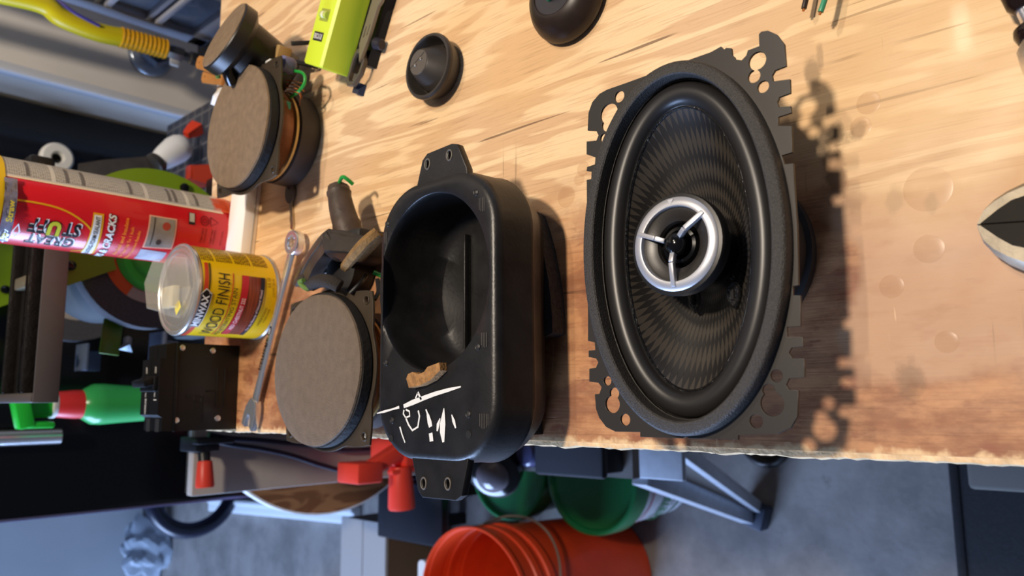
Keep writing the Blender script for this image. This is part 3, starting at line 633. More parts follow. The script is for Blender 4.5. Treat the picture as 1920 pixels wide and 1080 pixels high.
can_text(sc, 'barcode', merge(*[rect2(LB(16 + k * 1.3), LB(16.6 + k * 1.3 + .3 * (k % 3)), .012, .026, 1, 1) for k in range(12)]), SR, mat('barcode_ink', (214, 70, 30), .5), lift=.0006)
arcp = [(-6.4, 190), (-5.5, 184.7), (-5.2, 174.2), (-6.0, 159.8), (-8.5, 148.3), (-13.5, 137.5), (-20, 129), (-30, 122.5), (-40, 124), (-46, 128.5), (-50, 135)]
arcs = smooth_path([(a, b, 0) for a, b in arcp], 5)
can_text(sc, 'label_arc', ribbon2([(LB(p.x), LB(p.y)) for p in arcs], .0014), SR, YINK)
# lettering of the logo runs up the can, tops of the letters to the left
def vtext(s, w, h, bold, s_base, z0, m, lift, name='lettering', shear=0): can_text(sc, name, rot2(text2d(s, w, h, bold, shear), 90), SR, m, LB(s_base), LB(z0), lift)
for dz, ds, m, lf in ((0, 0, INK, .0006), (-.9, .9, WHT, .0004)):
    vtext('ST', .0125, .0125, .03, -17.2 + ds, 136.0 + dz, m, lf); vtext('FF', .0125, .0125, .03, -17.4 + ds, 160.5 + dz, m, lf)
    vtext('GREAT', .0345, .0118, .03, -31.6 + ds, 137.2 + dz, m, lf)
vtext('U', .0092, .0130, .06, -17.6, 150.2, mat('lime_ink', (206, 206, 50), .4), .0008); vtext('U', .0104, .0142, .09, -16.9, 149.7, INK, .0005)
can_text(sc, 'brand_diamond', ([(LB(-23.5), LB(179.5), 0), (LB(-31.1), LB(182.2), 0), (LB(-37.8), LB(179.2), 0), (LB(-31.2), LB(176.6), 0)], [(0, 1, 2, 3)]), SR, WHT)
can_text(sc, 'diamond_lettering', rot2(text2d('DOW', .0034, .002, .02), 90), SR, RED, LB(-30.2), LB(177.9), .0006)
can_text(sc, 'banner_edge', quad2([(LB(-5.8), LB(121.2)), (LB(-51), LB(117.6)), (LB(-51), LB(127.6)), (LB(-5.8), LB(129.4))], 16, 2), SR, YINK, lift=.0004)
can_text(sc, 'banner', quad2([(LB(-7.4), LB(122.8)), (LB(-51), LB(119.2)), (LB(-51), LB(126.8)), (LB(-7.4), LB(128.4))], 16, 2), SR, WHT, lift=.0006)
can_text(sc, 'banner_lettering', rot2(text2d('INSULATING FOAM SEALANT', .047, .0036, .015), 2.2), SR, INK, LB(-55.5), LB(121.6), .0009)
for off, m, lf in ((.0006, INK, .0004), (0, WHT, .0007)):
    can_text(sc, 'lettering', rot2(text2d('GAPS & CRACKS', .062, .0062, .035, .25), 2.5), SR, m, LB(-66.5) + off, LB(108.6) - off, lf)
for tx, z0, s1, wd in (('Air-Seal and Insulate', 101.2, -6.0, .040), ('For Gaps Up To 1 Inch', 95.2, -13.0, .036), ('Minimal Expansion Results', 89.4, -15.5, .036)):
    can_text(sc, 'orange_lettering', text2d(tx, wd, .0032, .02), SR, mat('orange_text_ink', (250, 150, 40), .4), LB(s1) - wd, LB(z0), .0005)
ph = can_text(sc, 'photo_panel', quad2([(LB(-28.4), LB(60.2)), (LB(-.4), LB(61.6)), (LB(-.3), LB(85.2)), (LB(-30.6), LB(84.8))], 12, 4), SR, mat('peach_frame', (244, 180, 150), .45))
can_text(ph, 'photo', quad2([(LB(-27.2), LB(61.4)), (LB(-1.4), LB(62.8)), (LB(-1.4), LB(84.0)), (LB(-29.3), LB(83.6))], 12, 4), SR, mat('photo_grey', (150, 142, 128), .45, var=.25, vscale=60), lift=.0006)
can_text(ph, 'photo_pipe', merge(*[([(LB(-8 + 3.6 * math.cos(t * PI / 8)) , LB(70 + 3.4 * math.sin(t * PI / 8)), 0) for t in range(16)], [tuple(range(16))])]), SR, mat('photo_red', (176, 66, 48), .45), lift=.0008)
can_text(ph, 'photo_gap', merge(*[([(LB(-23 + 2.6 * math.cos(t * PI / 8)), LB(73.5 + 2.2 * math.sin(t * PI / 8)), 0) for t in range(16)], [tuple(range(16))])]), SR, mat('photo_dark', (64, 52, 44), .45), lift=.0008)
can_text(ph, 'photo_board', quad2([(LB(-27), LB(79.4)), (LB(-2), LB(80.0)), (LB(-2), LB(80.8)), (LB(-27), LB(80.2))], 8, 1), SR, MATS['photo_dark'], lift=.0008)
can_text(sc, 'photo_panel', quad2([(LB(-50), LB(62.4)), (LB(-33), LB(62.8)), (LB(-32.6), LB(85.2)), (LB(-50), LB(84.6))], 8, 4), SR, mat('photo_pale', (170, 168, 176), .45, var=.3, vscale=90))
can_text(sc, 'badge', rect2(LB(-3.0), LB(7.8), .0456, .0510, 4, 1), SR, INK); can_text(sc, 'badge', rect2(LB(-.6), LB(7.4), .0461, .0505, 4, 1), SR, mat('badge_grey', (186, 180, 160), .5), lift=.0006)
oc8 = [(LB(2.4 + 4.4 * math.cos(PI / 8 + k * PI / 4)), LB(36.4 + 4.0 * math.sin(PI / 8 + k * PI / 4))) for k in range(8)]
DRK = mat('dark_red_ink', (120, 10, 14), .4)
can_text(sc, 'hazard_mark', ribbon2(oc8 + oc8[:2], .0008), SR, DRK); can_text(sc, 'hazard_mark', ribbon2([(LB(2.4 + 1.8 * math.cos(t)), LB(36.4 + 1.8 * math.sin(t))) for t in [k * PI / 6 for k in range(13)]], .0007), SR, DRK)
can_text(sc, 'hazard_mark', ribbon2([(LB(6.4), LB(31)), (LB(2.6), LB(23.8)), (LB(-1.8), LB(30.8)), (LB(6.4), LB(31))], .0007), SR, DRK)
for k, (tx, z0) in enumerate((('EXTREMELY FLAMMABLE', 36.8), ('CONTENTS UNDER PRESSURE', 33.6), ('EXTREMEMENT INFLAMMABLE', 28.0), ('CONTENU SOUS PRESSION', 25.2), ('NET WT 12 OZ 340 g', 18.0))):
    can_text(sc, 'warning_lettering', text2d(tx, .0135, .0016, .01), SR, DRK, LB(-18), LB(z0), .0004)
# straw pouch under the cap
g = quad2([(LB(-44), LB(182.5)), (LB(10.5), LB(184.8)), (LB(10), LB(193.5)), (LB(-44), LB(190.5))], 24, 6); V = []
for i, p in enumerate(g[0]): V.append(p)
pv = wrap((V, g[1]), SR, lift=.002); rnd = random.Random(5)
pv = ([(x * (1 + rnd.uniform(-.015, .02)), y * (1 + rnd.uniform(-.015, .02)), zz) for x, y, zz in pv[0]], pv[1])
po = mesh('straw_pouch', pv, mat('clear_pouch', (120, 116, 130), .1, spec=.8, var=.5, vscale=120), sc)
can_text(po, 'pouch_lettering', rot2(text2d('Straw', .016, .0045, .03), 3), SR, mat('pouch_yellow', (226, 206, 70), .4), LB(-22), LB(184.8), .0032)
can_text(po, 'pouch_lettering', text2d('to', .006, .004, .03), SR, MATS['pouch_yellow'], LB(-38), LB(185.2), .0032)
# ---- stain can
TX, TY, TR = .0925, .633, .0372
tn = thing('stain_can', 'small yellow wood stain can with silver lid and MINWAX label', 'can', (TX, TY, 0))
SILV = mat('tin_plate', (196, 192, 184), .26, .7)
mesh('tin_body', lathe([(TR - .002, 0), (TR + .0006, .0006), (TR + .0008, .0022), (TR - .0002, .0034), (TR - .0002, .0695), (TR + .0006, .0705), (TR + .0012, .0725), (TR + .0002, .0738), (TR - .0012, .0735)], 72, True, False), SILV, tn)
lid = mesh('lid', lathe([(TR - .0008, .0735), (TR - .0022, .0741), (TR - .0036, .0728), (TR - .0048, .0712), (TR - .0056, .0735), (TR - .0070, .0738), (TR - .0084, .0722), (TR - .0100, .0712), (.016, .0708), (.0005, .0708)], 72), SILV, tn)
mesh('lid_sticker', prism(circ(-.002, -.002, .022, 30), .0709, .0712), mat('lid_yellow', (238, 208, 40), .4), lid)
can_y = mat('stain_yellow', (240, 196, 8), .34, coat=.2)
mesh('label', lathe([(TR, .0040), (TR, .0690)], 72, False, False), can_y, tn)
LR = TR + .00005
def tt(name, g2, m, s0=0, z0=0, lift=.0003): return mesh(name, wrap(g2, LR, LB(s0), LB(z0), lift), m, tn, recalc=False)
BR = mat('brown_ink', (120, 84, 10), .5); rnd = random.Random(8); ls = []
for k in range(34):
    zz = 67.5 - k * 1.8
    if k % 9 == 6: continue
    s = 23 - (k % 2) * .3
    while s < 52: wl = rnd.uniform(1.5, 5); ls.append(rect2(LB(s), LB(min(s + wl, 53)), LB(zz), LB(zz + .75), 3, 1)); s += wl + .8
tt('fine_print', merge(*ls), BR)
tt('red_bar', quad2([(LB(-3.4), LB(64.8)), (LB(20.4), LB(63.9)), (LB(20.2), LB(66.8)), (LB(-3.6), LB(68.4))], 8, 1), mat('bar_red', (206, 62, 30), .4))
tt('black_bar', quad2([(LB(-3.2), LB(63.2)), (LB(20.3), LB(62.0)), (LB(20.3), LB(62.9)), (LB(-3.2), LB(64.0))], 8, 1), INK)
tt('red_bar', rect2(LB(-60), LB(-37), LB(65.5), LB(69), 8, 1), MATS['bar_red'])
tt('badge_edge', quad2([(LB(-37.6), LB(63.6)), (LB(-6.0), LB(60.9)), (LB(-6.8), LB(70.4)), (LB(-38.2), LB(71.2))], 10, 1), WHT, lift=.0004); tt('badge_edge', ([(LB(-6.05), LB(60.9), 0), (LB(-2.2), LB(66.0), 0), (LB(-6.85), LB(70.4), 0)], [(0, 1, 2)]), WHT, lift=.0004)
tt('badge', quad2([(LB(-37.0), LB(64.2)), (LB(-6.4), LB(61.7)), (LB(-7.0), LB(69.7)), (LB(-37.4), LB(70.5))], 10, 1), INK, lift=.0007); tt('badge', ([(LB(-6.45), LB(61.7), 0), (LB(-3.2), LB(66.0), 0), (LB(-7.05), LB(69.7), 0)], [(0, 1, 2)]), INK, lift=.0007)
tt('badge_lettering', rot2(text2d('MINWAX', .0285, .0060, .035), -4.2), WHT, -36.0, 65.2, .0011)
tt('badge_lettering', text2d('®', .0014, .0014), WHT, -6.6, 62.4, .0011)
tt('lettering', rot2(text2d('WOOD FINISH', .0600, .0098, .0), -2.6), INK, -48.5, 49.0, .0005)
tt('underline', quad2([(LB(-49), LB(46.8)), (LB(12.8), LB(42.8)), (LB(12.8), LB(43.6)), (LB(-49), LB(47.7))], 18, 1), MATS['bar_red'])
tt('lettering', rot2(text2d('PENETRATING STAIN', .0490, .0037, .0), -3.2), INK, -49, 42.2, .0005)
tt('swatch_panel', quad2([(LB(-46), LB(21.2)), (LB(11.8), LB(15.2)), (LB(11.9), LB(35.6)), (LB(-46), LB(40.6))], 18, 2), red_wood_panel(), lift=.0003)
tt('swatch_band', quad2([(LB(-46), LB(34.8)), (LB(11.9), LB(29.4)), (LB(11.9), LB(35.6)), (LB(-46), LB(40.6))], 18, 2), mat('swatch_red', (198, 30, 44), .4), lift=.0006)
tt('swatch_lettering', rot2(text2d('RED CHESTNUT 232', .0300, .0034, .02), -5.4), mat('pink_ink', (250, 214, 206), .5), -37.5, 35.0, .0010)
tt('swatch_strip', quad2([(LB(-46), LB(20.6)), (LB(11.7), LB(14.8)), (LB(11.8), LB(18.6)), (LB(-46), LB(24.0))], 18, 2), mat('navy_strip', (34, 34, 44), .4), lift=.0006)
tt('strip_lettering', rot2(text2d('For the Beauty of Natural Wood', .0380, .0027, .01), -5.4), MATS['pink_ink'], -37.5, 20.6, .0010)
tt('lettering', text2d('8 FL OZ', .0088, .0026, .01), BR, 3.8, 9.9, .0005); tt('lettering', text2d('(1/2 PT) 236 mL', .0160, .0026, .01), BR, -3.8, 5.6, .0005)
tt('lettering', rot2(text2d('INTERIOR OIL-BASED', .0180, .0020, .01), -8), BR, -31.5, 13.4, .0005); tt('lettering', rot2(text2d('WOOD STAIN', .0130, .0018, .01), -8), BR, -28, 9.8, .0005)
# clear moulded plastic blister standing on the lid
CLEAR = mat('clear_plastic', (248, 238, 214), .10, alpha=.17)
cp = thing('clear_blister', 'clear plastic faceted blister cap sitting on the stain can lid', 'plastic cap', (TX, TY, .0742))
hexa = lambda r, z, k=1.0: [(r * math.cos(math.radians(20 + 60 * i)) * k + .002, r * math.sin(math.radians(20 + 60 * i)), z) for i in range(6)]
mesh('blister_shell', loft([hexa(.0285, 0), hexa(.0285, .0012), hexa(.0272, .0016), hexa(.0235, .0165), hexa(.0225, .0172)], False, True), CLEAR, cp, sharp=20)
mesh('blister_tray', box(-.016, .002, -.011, .010, .0014, .0075, .0015), mat('milky_plastic', (244, 228, 180), .25, alpha=.4), cp)
mesh('yellow_tag', prism([(-.022, -.006), (-.016, -.014), (-.010, -.010), (-.014, -.002)], .0013, .0017), mat('tag_yellow', (250, 226, 20), .4), cp)
# ================================================================ small things on the bench
# ---- white box behind the far speaker
wbx = tag(mesh('white_box', mv(box(-.052, .052, -.0150, .0150, 0, .0138, .0012), (0, 0, 0)), mat('white_plastic', (250, 248, 244), .35)), 'flat white plastic box lying in front of the red foam can', 'box')
wbx.location = (.168, .6545, 0); wbx.rotation_euler = (0, 0, math.radians(-8))
mesh('box_seam', box(-.0524, .0524, -.0154, -.0148, .0040, .0046), mat('grey_seam', (150, 146, 140), .5), wbx)
# ---- circuit breaker standing on edge
bk = thing('circuit_breaker', 'black double pole circuit breaker with riveted side standing by the bench edge', 'circuit breaker', (.0135, .665, 0))
BB = mat('breaker_black', (9, 9, 9), .42, var=.2, vscale=60)
h = .0375
for k in range(2):
    y0 = k * .0185
    pr = [(-h, 0), (h, 0), (h, .060), (h - .002, .066), (.024, .066), (.0235, .0705), (-.0235, .0705), (-.026, .0665), (-h + .0005, .0665), (-h, .060)]
    g = prism(pr, -y0 - .0180, -y0); g = rot(g, 'X', PI / 2)
    b_ = mesh('pole_case', g, BB, bk)
    if k == 0:
        mesh('case_rim', box(-h - .0002, h + .0002, -.0010, .0002, .0555, .0575, .0003), BB, b_)
        mesh('case_ridge', box(-.004, -.003, -.0008, .0004, .016, .030, .0003), BB, b_); mesh('case_ridge', box(-.018, .016, -.0008, .0004, .0125, .0135, .0003), BB, b_); mesh('case_ridge', box(-.018, .016, -.0008, .0004, .0200, .0207, .0003), BB, b_)
        mesh('case_recess', box(-.030, -.0075, -.0006, .0004, .0310, .0318, .0002), BB, b_)
        mesh('pin_hole', rot(lathe([(.0016, 0), (.0016, .0006)], 14), 'X', PI / 2, (0, 0, 0)), DARK, b_).location = (-.008, -.0002, .045)
        mesh('moulded_circle', rot(torus(.0032, .0003, 20, 6), 'X', PI / 2), BB, b_).location = (-.0105, -.0003, .037)
for x, z in ((.0335, .0525), (.0320, .0250), (-.0285, .0545), (-.0275, .0180)):
    r_ = mesh('rivet', rot(lathe([(.0027, 0), (.0025, .0006), (.0018, .0008), (.0015, .0003), (.0006, .0003)], 18), 'X', PI / 2), CHROME, bk); r_.location = (x, -.0001, z)
mesh('toggle', merge(box(-.004, .009, .003, .033, .0690, .0735, .001), obox((.0035, .018, .0765), (Vector((.95, 0, .3)), Vector((0, 1, 0)), Vector((-.3, 0, .95))), (.0030, .0130, .0048), .001)), BB, bk)
PALE = mat('pale_print', (196, 192, 184), .5)
for k in range(2):
    y0 = .0035 + k * .0185; zt = .0707
    def bt(s, w, h_, x, y, rz):
        g = text2d(s, w, h_, .02); g = rot2(g, rz); mesh('case_lettering', mv(g, (x, y, zt)), PALE, bk, recalc=False)
    bt('OFF', .0055, .0032, .0115, y0 + .003, 0)
    bt('ON', .0036, .0026, -.0085, y0 + .003, 0)
    if k: bt('HOMELINE', .0130, .0032, -.0228, y0 + .002, 0)
    else: mesh('case_lettering', mv(ribbon2([(-.011, y0), (-.011, y0 + .006)], .0008), (0, 0, zt)), PALE, bk)
for k in range(2):
    mesh('terminal_slot', box(-h - .0003, -.0268, .005 + k * .0185, .013 + k * .0185, .0610, .0668), DARK, bk)
# ---- combination wrench
wr = thing('combination_wrench', 'polished chrome combination wrench lying beside the stain can', 'wrench', (.060, .594, 0))
ax = Vector((.1304 + .0096, .5619 - .6261, 0)); Lw = ax.length; ax.normalize(); ay = Vector((-ax.y, ax.x, 0)); WO = (.060, .594, 0)
def wl(u, v, z): p = Vector((-.0096, .6261, 0)) + ax * u + ay * v; return (p.x - WO[0], p.y - WO[1], z)
def wprism(pts, z0, z1):
    g = plate(pts, [], z0, z1, .0008); return [wl(*p) for p in g[0]], g[1]
shank = []
for t in range(13):
    u = .010 + (Lw - .020) * t / 12; k = abs(t / 12 - .5) * 2; wv_ = .0036 + .0016 * k ** 3; hv = .0022; zz = .0062 + .003 * (t / 12)
    shank.append([wl(u, wv_ * math.cos(2 * PI * j / 16), zz + hv * math.sin(2 * PI * j / 16)) for j in range(16)])
mesh('shank', loft(shank), CHROME, wr)
op = [(-.0125, .0078), (-.0050, .0086), (.0030, .0080), (.0090, .0058), (.0120, .0036), (.0120, -.0036), (.0090, -.0058), (.0020, -.0086), (-.0060, -.0096), (-.0115, -.0085), (-.0100, -.0048), (-.0030, -.0040), (-.0010, -.0010), (-.0020, .0030), (-.0080, .0042), (-.0130, .0040)]
mesh('open_end', wprism(op, .0030, .0090), CHROME, wr)
ro = [(Lw + .0095 * math.cos(2 * PI * i / 36), .0095 * math.sin(2 * PI * i / 36)) for i in range(36)]
ri = [(Lw + (.0060 + .0006 * (i % 2)) * math.cos(2 * PI * i / 24), (.0060 + .0006 * (i % 2)) * math.sin(2 * PI * i / 24)) for i in range(24)]
g = plate(ro, [ri], .0052, .0125, .0009); mesh('box_end', ([wl(*p) for p in g[0]], g[1]), CHROME, wr)
g = text2d('Craftsman', .040, .0034, .03, .1, .25); g = [wl(.040 + (.040 - p[0]) * 1.0 - .0, .0018 - p[1], .0092 + .003 * .4 + p[2] * .0) for p in g[0]], g[1]
mesh('raised_lettering', g, mat('raised_chrome', (226, 226, 228), .2, 1), wr, recalc=False)
# ---- small key
ky = thing('small_key', 'small flat metal key with a dark rounded head near the wrench', 'key', (.166, .5815, 0))
kd = Vector((.147 - .1785, .5790 - .5835, 0)).normalized(); kn = Vector((-kd.y, kd.x, 0))
def kl(u, v): p = Vector((.1785, .5835, 0)) + kd * u + kn * v; return (p.x - .166, p.y - .5815)
hd = [kl(.0092 * math.cos(t * PI / 14), .0072 * math.sin(t * PI / 14)) for t in range(28)]
mesh('key_head', plate(hd, [[kl(-.0045 + .0018 * math.cos(t * PI / 6), .0014 * math.sin(t * PI / 6)) for t in range(12)]], .0004, .0026, .0004), mat('dull_key_metal', (104, 92, 80), .4, .4, var=.2), ky)
mesh('key_blade', plate([kl(.0080, .0022), kl(.0310, .0022), kl(.0335, .0004), kl(.0315, -.0020), kl(.028, -.0014), kl(.024, -.0022), kl(.020, -.0014), kl(.0080, -.0022)], [], .0004, .0022, .0003), mat('bright_key_metal', (196, 180, 156), .25, 1), ky)
# ---- yellow-green laser level
ld = Vector((.901, -.434, 0)); lw_ = Vector((.434, .901, 0)); LO = Vector((.253, .4885, 0))
lv = thing('laser_level', 'lime green laser level with RYOBI badge and grey folding bracket', 'level tool', LO)
def lp(u, v, z): p = ld * u + lw_ * v; return (p.x, p.y, z)
LIME = mat('lime_plastic', (206, 222, 52), .38)
prof = [(0, .0098), (.0012, .0088), (.026, .0088), (.0290, .0110), (.0285, .0330), (.0265, .0352), (.0025, .0352), (.0003, .0335)]
g = loft([[lp(-.0006, v * .94 + .0008, .022 + (z - .022) * .94) for v, z in prof], [lp(.0008, v, z) for v, z in prof], [lp(.110, v, z) for v, z in prof]])
body = mesh('body', g, LIME, lv, sharp=30)
def top_text(s, w, h_, u, v, m, lift=.0004, nm='badge_lettering'):
    g = text2d(s, w, h_, .03); mesh(nm, ([lp(u + p[0], v + p[1], .0352 + lift) for p in g[0]], g[1]), m, body, recalc=False)
mesh('badge', ([lp(u, v, .0354) for u, v in ((.0180, .0085), (.0250, .0085), (.0250, .0225), (.0180, .0225))], [(0, 1, 2, 3)]), mat('badge_black', (30, 30, 28), .4), body)
g = rot2(text2d('RYOBI', .0118, .0044, .04), 90); mesh('badge_lettering', ([lp(.0238 + p[0], .0096 + p[1], .0357) for p in g[0]], g[1]), PALE, body, recalc=False)
mesh('vial_window', ([lp(u, v, .0354) for u, v in ((.0335, .0080), (.0430, .0080), (.0430, .0205), (.0335, .0205))], [(0, 1, 2, 3)]), mat('vial_frame', (150, 158, 60), .3), body)
g = tube([lp(.0383, .0095, .0352), lp(.0383, .0190, .0352)], .0030, 12, 1); mesh('vial', g, mat('vial_glass', (190, 204, 90), .1, coat=.6), body)
g = tube([lp(.0383, .0128, .0355), lp(.0383, .0158, .0355)], .0029, 12, 1); mesh('vial_bubble', g, mat('vial_bubble', (226, 226, 190), .1), body)
mesh('vial_window', ([lp(u, v, .0354) for u, v in ((.0560, .0100), (.0640, .0100), (.0640, .0160), (.0560, .0160))], [(0, 1, 2, 3)]), MATS['vial_frame'], body)
BRKG = mat('bracket_grey', (122, 112, 92), .4, .2); BKB = mat('base_black', (26, 25, 25), .45)
g = loft([[lp(u, v, z) for v, z in ((-.004, .003), (.027, .003), (.027, .0092), (-.004, .0092))] for u in (.004, .112)]); mesh('base_plate', g, BKB, lv)
# bracket: a bar with slots, an eye at the top and a frame loop at the near end
def lpl(pts, holes_, z0, z1, bev=.0005): g = plate(pts, holes_, z0, z1, bev); return [lp(*p) for p in g[0]], g[1]
outl = [(.0135, -.0150), (.030, -.0182), (.056, -.0190), (.060, -.0215), (.070, -.0220), (.077, -.0160), (.074, -.0100), (.060, -.0098), (.026, -.0088), (.0225, -.0105)]
h1 = [(.001, -.0052), (.003, -.0092), (.014, -.0120), (.020, -.0100), (.0145, -.0050)]; h2 = [(.031, -.0108), (.040, -.0113), (.040, -.0128), (.031, -.0126)]; h3 = [(.033, -.0150), (.042, -.0153), (.042, -.0166), (.033, -.0164)]
h4 = [(.068 + .0050 * math.cos(t * PI / 8), -.0155 + .0036 * math.sin(t * PI / 8)) for t in range(16)]
mesh('bracket', lpl(outl, [h2, h3, h4], .0110, .0140, .0003), BRKG, lv)
lo = [(-.007, -.0040), (-.0055, -.0105), (.0045, -.0165), (.0140, -.0172), (.0235, -.0110), (.0215, -.0035), (.015, -.0010), (-.004, -.0010)]
mesh('bracket_loop', lpl(lo, [[(.2 * .0085 + .8 * u, -.0085 * .22 + .78 * v) for u, v in lo]], .0075, .0115, .0003), mat('loop_grey', (84, 76, 66), .4), lv)
g = loft([[lp(u, v, z) for v, z in ((-.020, .0), (-.003, .0), (-.003, .0072), (-.017, .0072))] for u in (.012, .080)]); mesh('bracket_base', g, BKB, lv)
g = lathe([(.0036, 0), (.0048, .001), (.0044, .007), (.0034, .008)], 18); mesh('knob', orient(g, (-.434 * .9, -.901 * .9, -.1), Vector(lp(.030, -.0180, .0062))), mat('violet_grey', (40, 37, 46), .45), lv)
mesh('clip_foot', loft([[lp(u, v, z) for v, z in ((-.013, .0), (-.004, .0), (-.003, .005), (-.010, .004))] for u in (-.011, -.002)]), mat('blue_black', (40, 46, 64), .3), lv)
# ---- rubber grommets
GX, GY = .2290, .3885
gm = thing('rubber_grommet', 'dark rubber grommet lying cup side up with two pin holes', 'grommet', (GX, GY, 0), 'rubber grommets')
RG = mat('grommet_rubber', (52, 47, 43), .42, var=.15, vscale=120)
g = lathe([(.0150, 0), (.0190, .001), (.0210, .006), (.0222, .0095), (.0232, .0115), (.0233, .0135), (.0224, .0150), (.0208, .0150), (.0200, .0135), (.0195, .0090), (.0178, .0050), (.0172, .0046), (.0168, .0062), (.0162, .0090), (.0096, .0190), (.0090, .0194), (.0004, .0195)], 64)
mesh('grommet_body', ([(x + (.0018 if z > .0155 else 0), y + (.0030 if z > .0155 else 0), z) for x, y, z in g[0]], g[1]), RG, gm, sharp=22)
mesh('plug_top', mv(lathe([(.0089, .0194), (.0087, .0198), (.0004, .0198)], 40), (.0018, .0030, 0)), mat('pale_rubber_top', (86, 79, 72), .4), gm)  # plug top disc, a lighter grey than the grommet body
for dx, dy in ((.0035, .0000), (.0005, .0058)):
    mesh('pin_hole', mv(lathe([(.0012, .0194), (.0012, .0202), (.0008, .0207)], 12), (dx, dy, 0)), mat('pin_bright', (170, 160, 146), .25, .8), gm)
mesh('parting_line', mv(ribbon2([(-.0020, .0100), (.0055, -.0045)], .0003), (.0018, .0012, .0200)), DARK, gm)
HX, HY = .2375, .2715
g2_ = thing('rubber_grommet', 'domed rubber grommet cut by the picture edge with a green tube stub', 'grommet', (HX, HY, 0), 'rubber grommets')
g = lathe([(.0200, 0), (.0250, .0010), (.0268, .0035), (.0268, .0060), (.0255, .0095), (.0215, .0150), (.0165, .0180), (.0150, .0182), (.0146, .0176), (.0004, .0174)], 64)
mesh('grommet_body', g, mat('grommet_brown', (42, 32, 27), .38, var=.15, vscale=120), g2_)
mesh('face_disc', lathe([(.0143, .0174), (.0140, .0178), (.0004, .0178)], 48), mat('face_slate', (52, 50, 56), .35), g2_)
for dx, dy, m in ((-.0040, .0030, mat('green_tube', (60, 150, 110), .4)), (.0032, .0034, BLKW)):
    s_ = mesh('tube_stub', mv(orient(lathe([(.0019, 0), (.0019, .0050), (.0011, .0050), (.0011, .0044), (.0004, .0044)], 16), (.15, -.5, .85)), (dx, dy, .0176)), m, g2_)
# ---- wire ends hanging over the bench, top of the picture
def wire(nm, label, pts, m):
    t = thing(nm, label, 'wire', pts[0])
    mesh('jacket', tube(pts, .0013, 10), m, t, pts[0]); d = Vector(pts[0]) - Vector(pts[1]); d.normalize()
    mesh('copper_core', tube([Vector(pts[0]), Vector(pts[0]) + d * .0012], .0006, 8, 1), COPPER, t, pts[0])
wire('wire_end', 'cut black wire end poking in over the wood above the oval speaker', [(.1769, .1295, .0090), (.183, .1278, .0085), (.20, .123, .006), (.235, .115, .0013), (.28, .11, .0013)], mat('brown_black_wire', (50, 38, 34), .35))
wire('wire_end', 'cut green wire end poking in over the wood above the oval speaker', [(.1699, .1203, .0140), (.176, .1180, .0135), (.20, .111, .009), (.235, .100, .0013), (.28, .092, .0013)], mat('jade_wire', (62, 148, 112), .35))
# ---- diagonal pliers, only the jaws in view
PO = (.063, .02, 0)
pl = thing('cutting_pliers', 'worn steel cutting pliers jaws pointing in from the right picture edge', 'pliers', PO)
PM = mat('worn_forged_steel', (138, 128, 110), .5, .4, var=.25, vscale=70, bump=.3, bscale=200); PD = mat('ground_jaw_face', (40, 36, 30), .7, .0, spec=.15, var=.15, vscale=60)
tip = Vector((.0645, .0684, 0)); pa = Vector((-.085, -.996, 0)); pn = Vector((.996, -.085, 0))
def pp(u, v, z): p = tip + pa * u + pn * v; return (p.x - PO[0], p.y - PO[1], z)
for sg in (1, -1):
    W = [(0, .0004), (.0022, .0062), (.0055, .0098), (.0100, .0130), (.0160, .0158), (.0240, .0170), (.0320, .0150), (.0380, .0110)]
    W = [(u, v * (1.0 if sg > 0 else 1.12)) for u, v in W]
    loops = []
    for k, z in ((1.0, .001), (1.02, .006), (.97, .0110), (.86, .0135)):
        loops.append([pp(u + (1 - k) * .004, sg * v * k, z) for u, v in W] + [pp(.0380, sg * .0002, z), pp(.0015 + (1 - k) * .012, sg * .0002, z)])
    jw = mesh('jaw', loft(loops), PM, pl, sharp=50)
    fc = [(.0018, .0003), (.0075, .0052), (.0120, .0084), (.0160, .0096), (.0205, .0080), (.0225, .0030), (.0225, .0003)]
    top_ = [pp(u, sg * v, .0142) for u, v in fc]; low = [pp(u * .98 + .0003, sg * v * 1.02, .0118) for u, v in fc]
    mesh('cutting_face', loft([low, top_]), PD, jw)
    hp = [pp(.034, sg * .009, .008), pp(.050, sg * .013, .008), pp(.080, sg * .022, .008), pp(.130, sg * .028, .008)]
    mesh('handle', tube(hp, .0062, 12), mat('red_grip', (150, 30, 34), .5), pl)
mesh('pivot', mv(lathe([(.006, .012), (.006, .0150), (.004, .016)], 20), pp(.0300, 0, 0)), STEEL, pl)
# ---- screwdriver at the upper right corner
SO = (.150, .040, 0)
sd = thing('screwdriver', 'screwdriver with clear handle and glossy dark collar at the right picture edge', 'screwdriver', SO)
a0 = Vector((.1555, .0480, .0095)); ad = Vector((-.56, -.20, 0)).normalized()
ad = Vector((-.968, -.25, 0)).normalized()
def sdl(prof, m, nm, parent, u0=0): return mesh(nm, orient(lathe(prof, 24), ad, a0), m, parent, SO)
sdl([(.0052, -.012), (.0058, -.010), (.0062, .000), (.0060, .008), (.0044, .0105)], mat('gloss_brown_black', (28, 18, 14), .1), 'bolster', sd)
sdl([(.0026, -.045), (.0026, -.010)], CHROME, 'shaft', sd)
sdl([(.0036, .0100), (.0036, .0190)], CHROME, 'neck', sd)
sdl([(.0050, .0170), (.0072, .0178), (.0078, .0200), (.0072, .0226), (.0060, .0232)], MATS['gloss_brown_black'], 'collar', sd)
sdl([(.0060, .0225), (.0088, .0260), (.0095, .0320), (.0092, .050), (.0092, .085), (.0080, .092)], mat('clear_acetate', (250, 244, 232), .06, trans=.95, ior=1.35), 'clear_handle', sd)
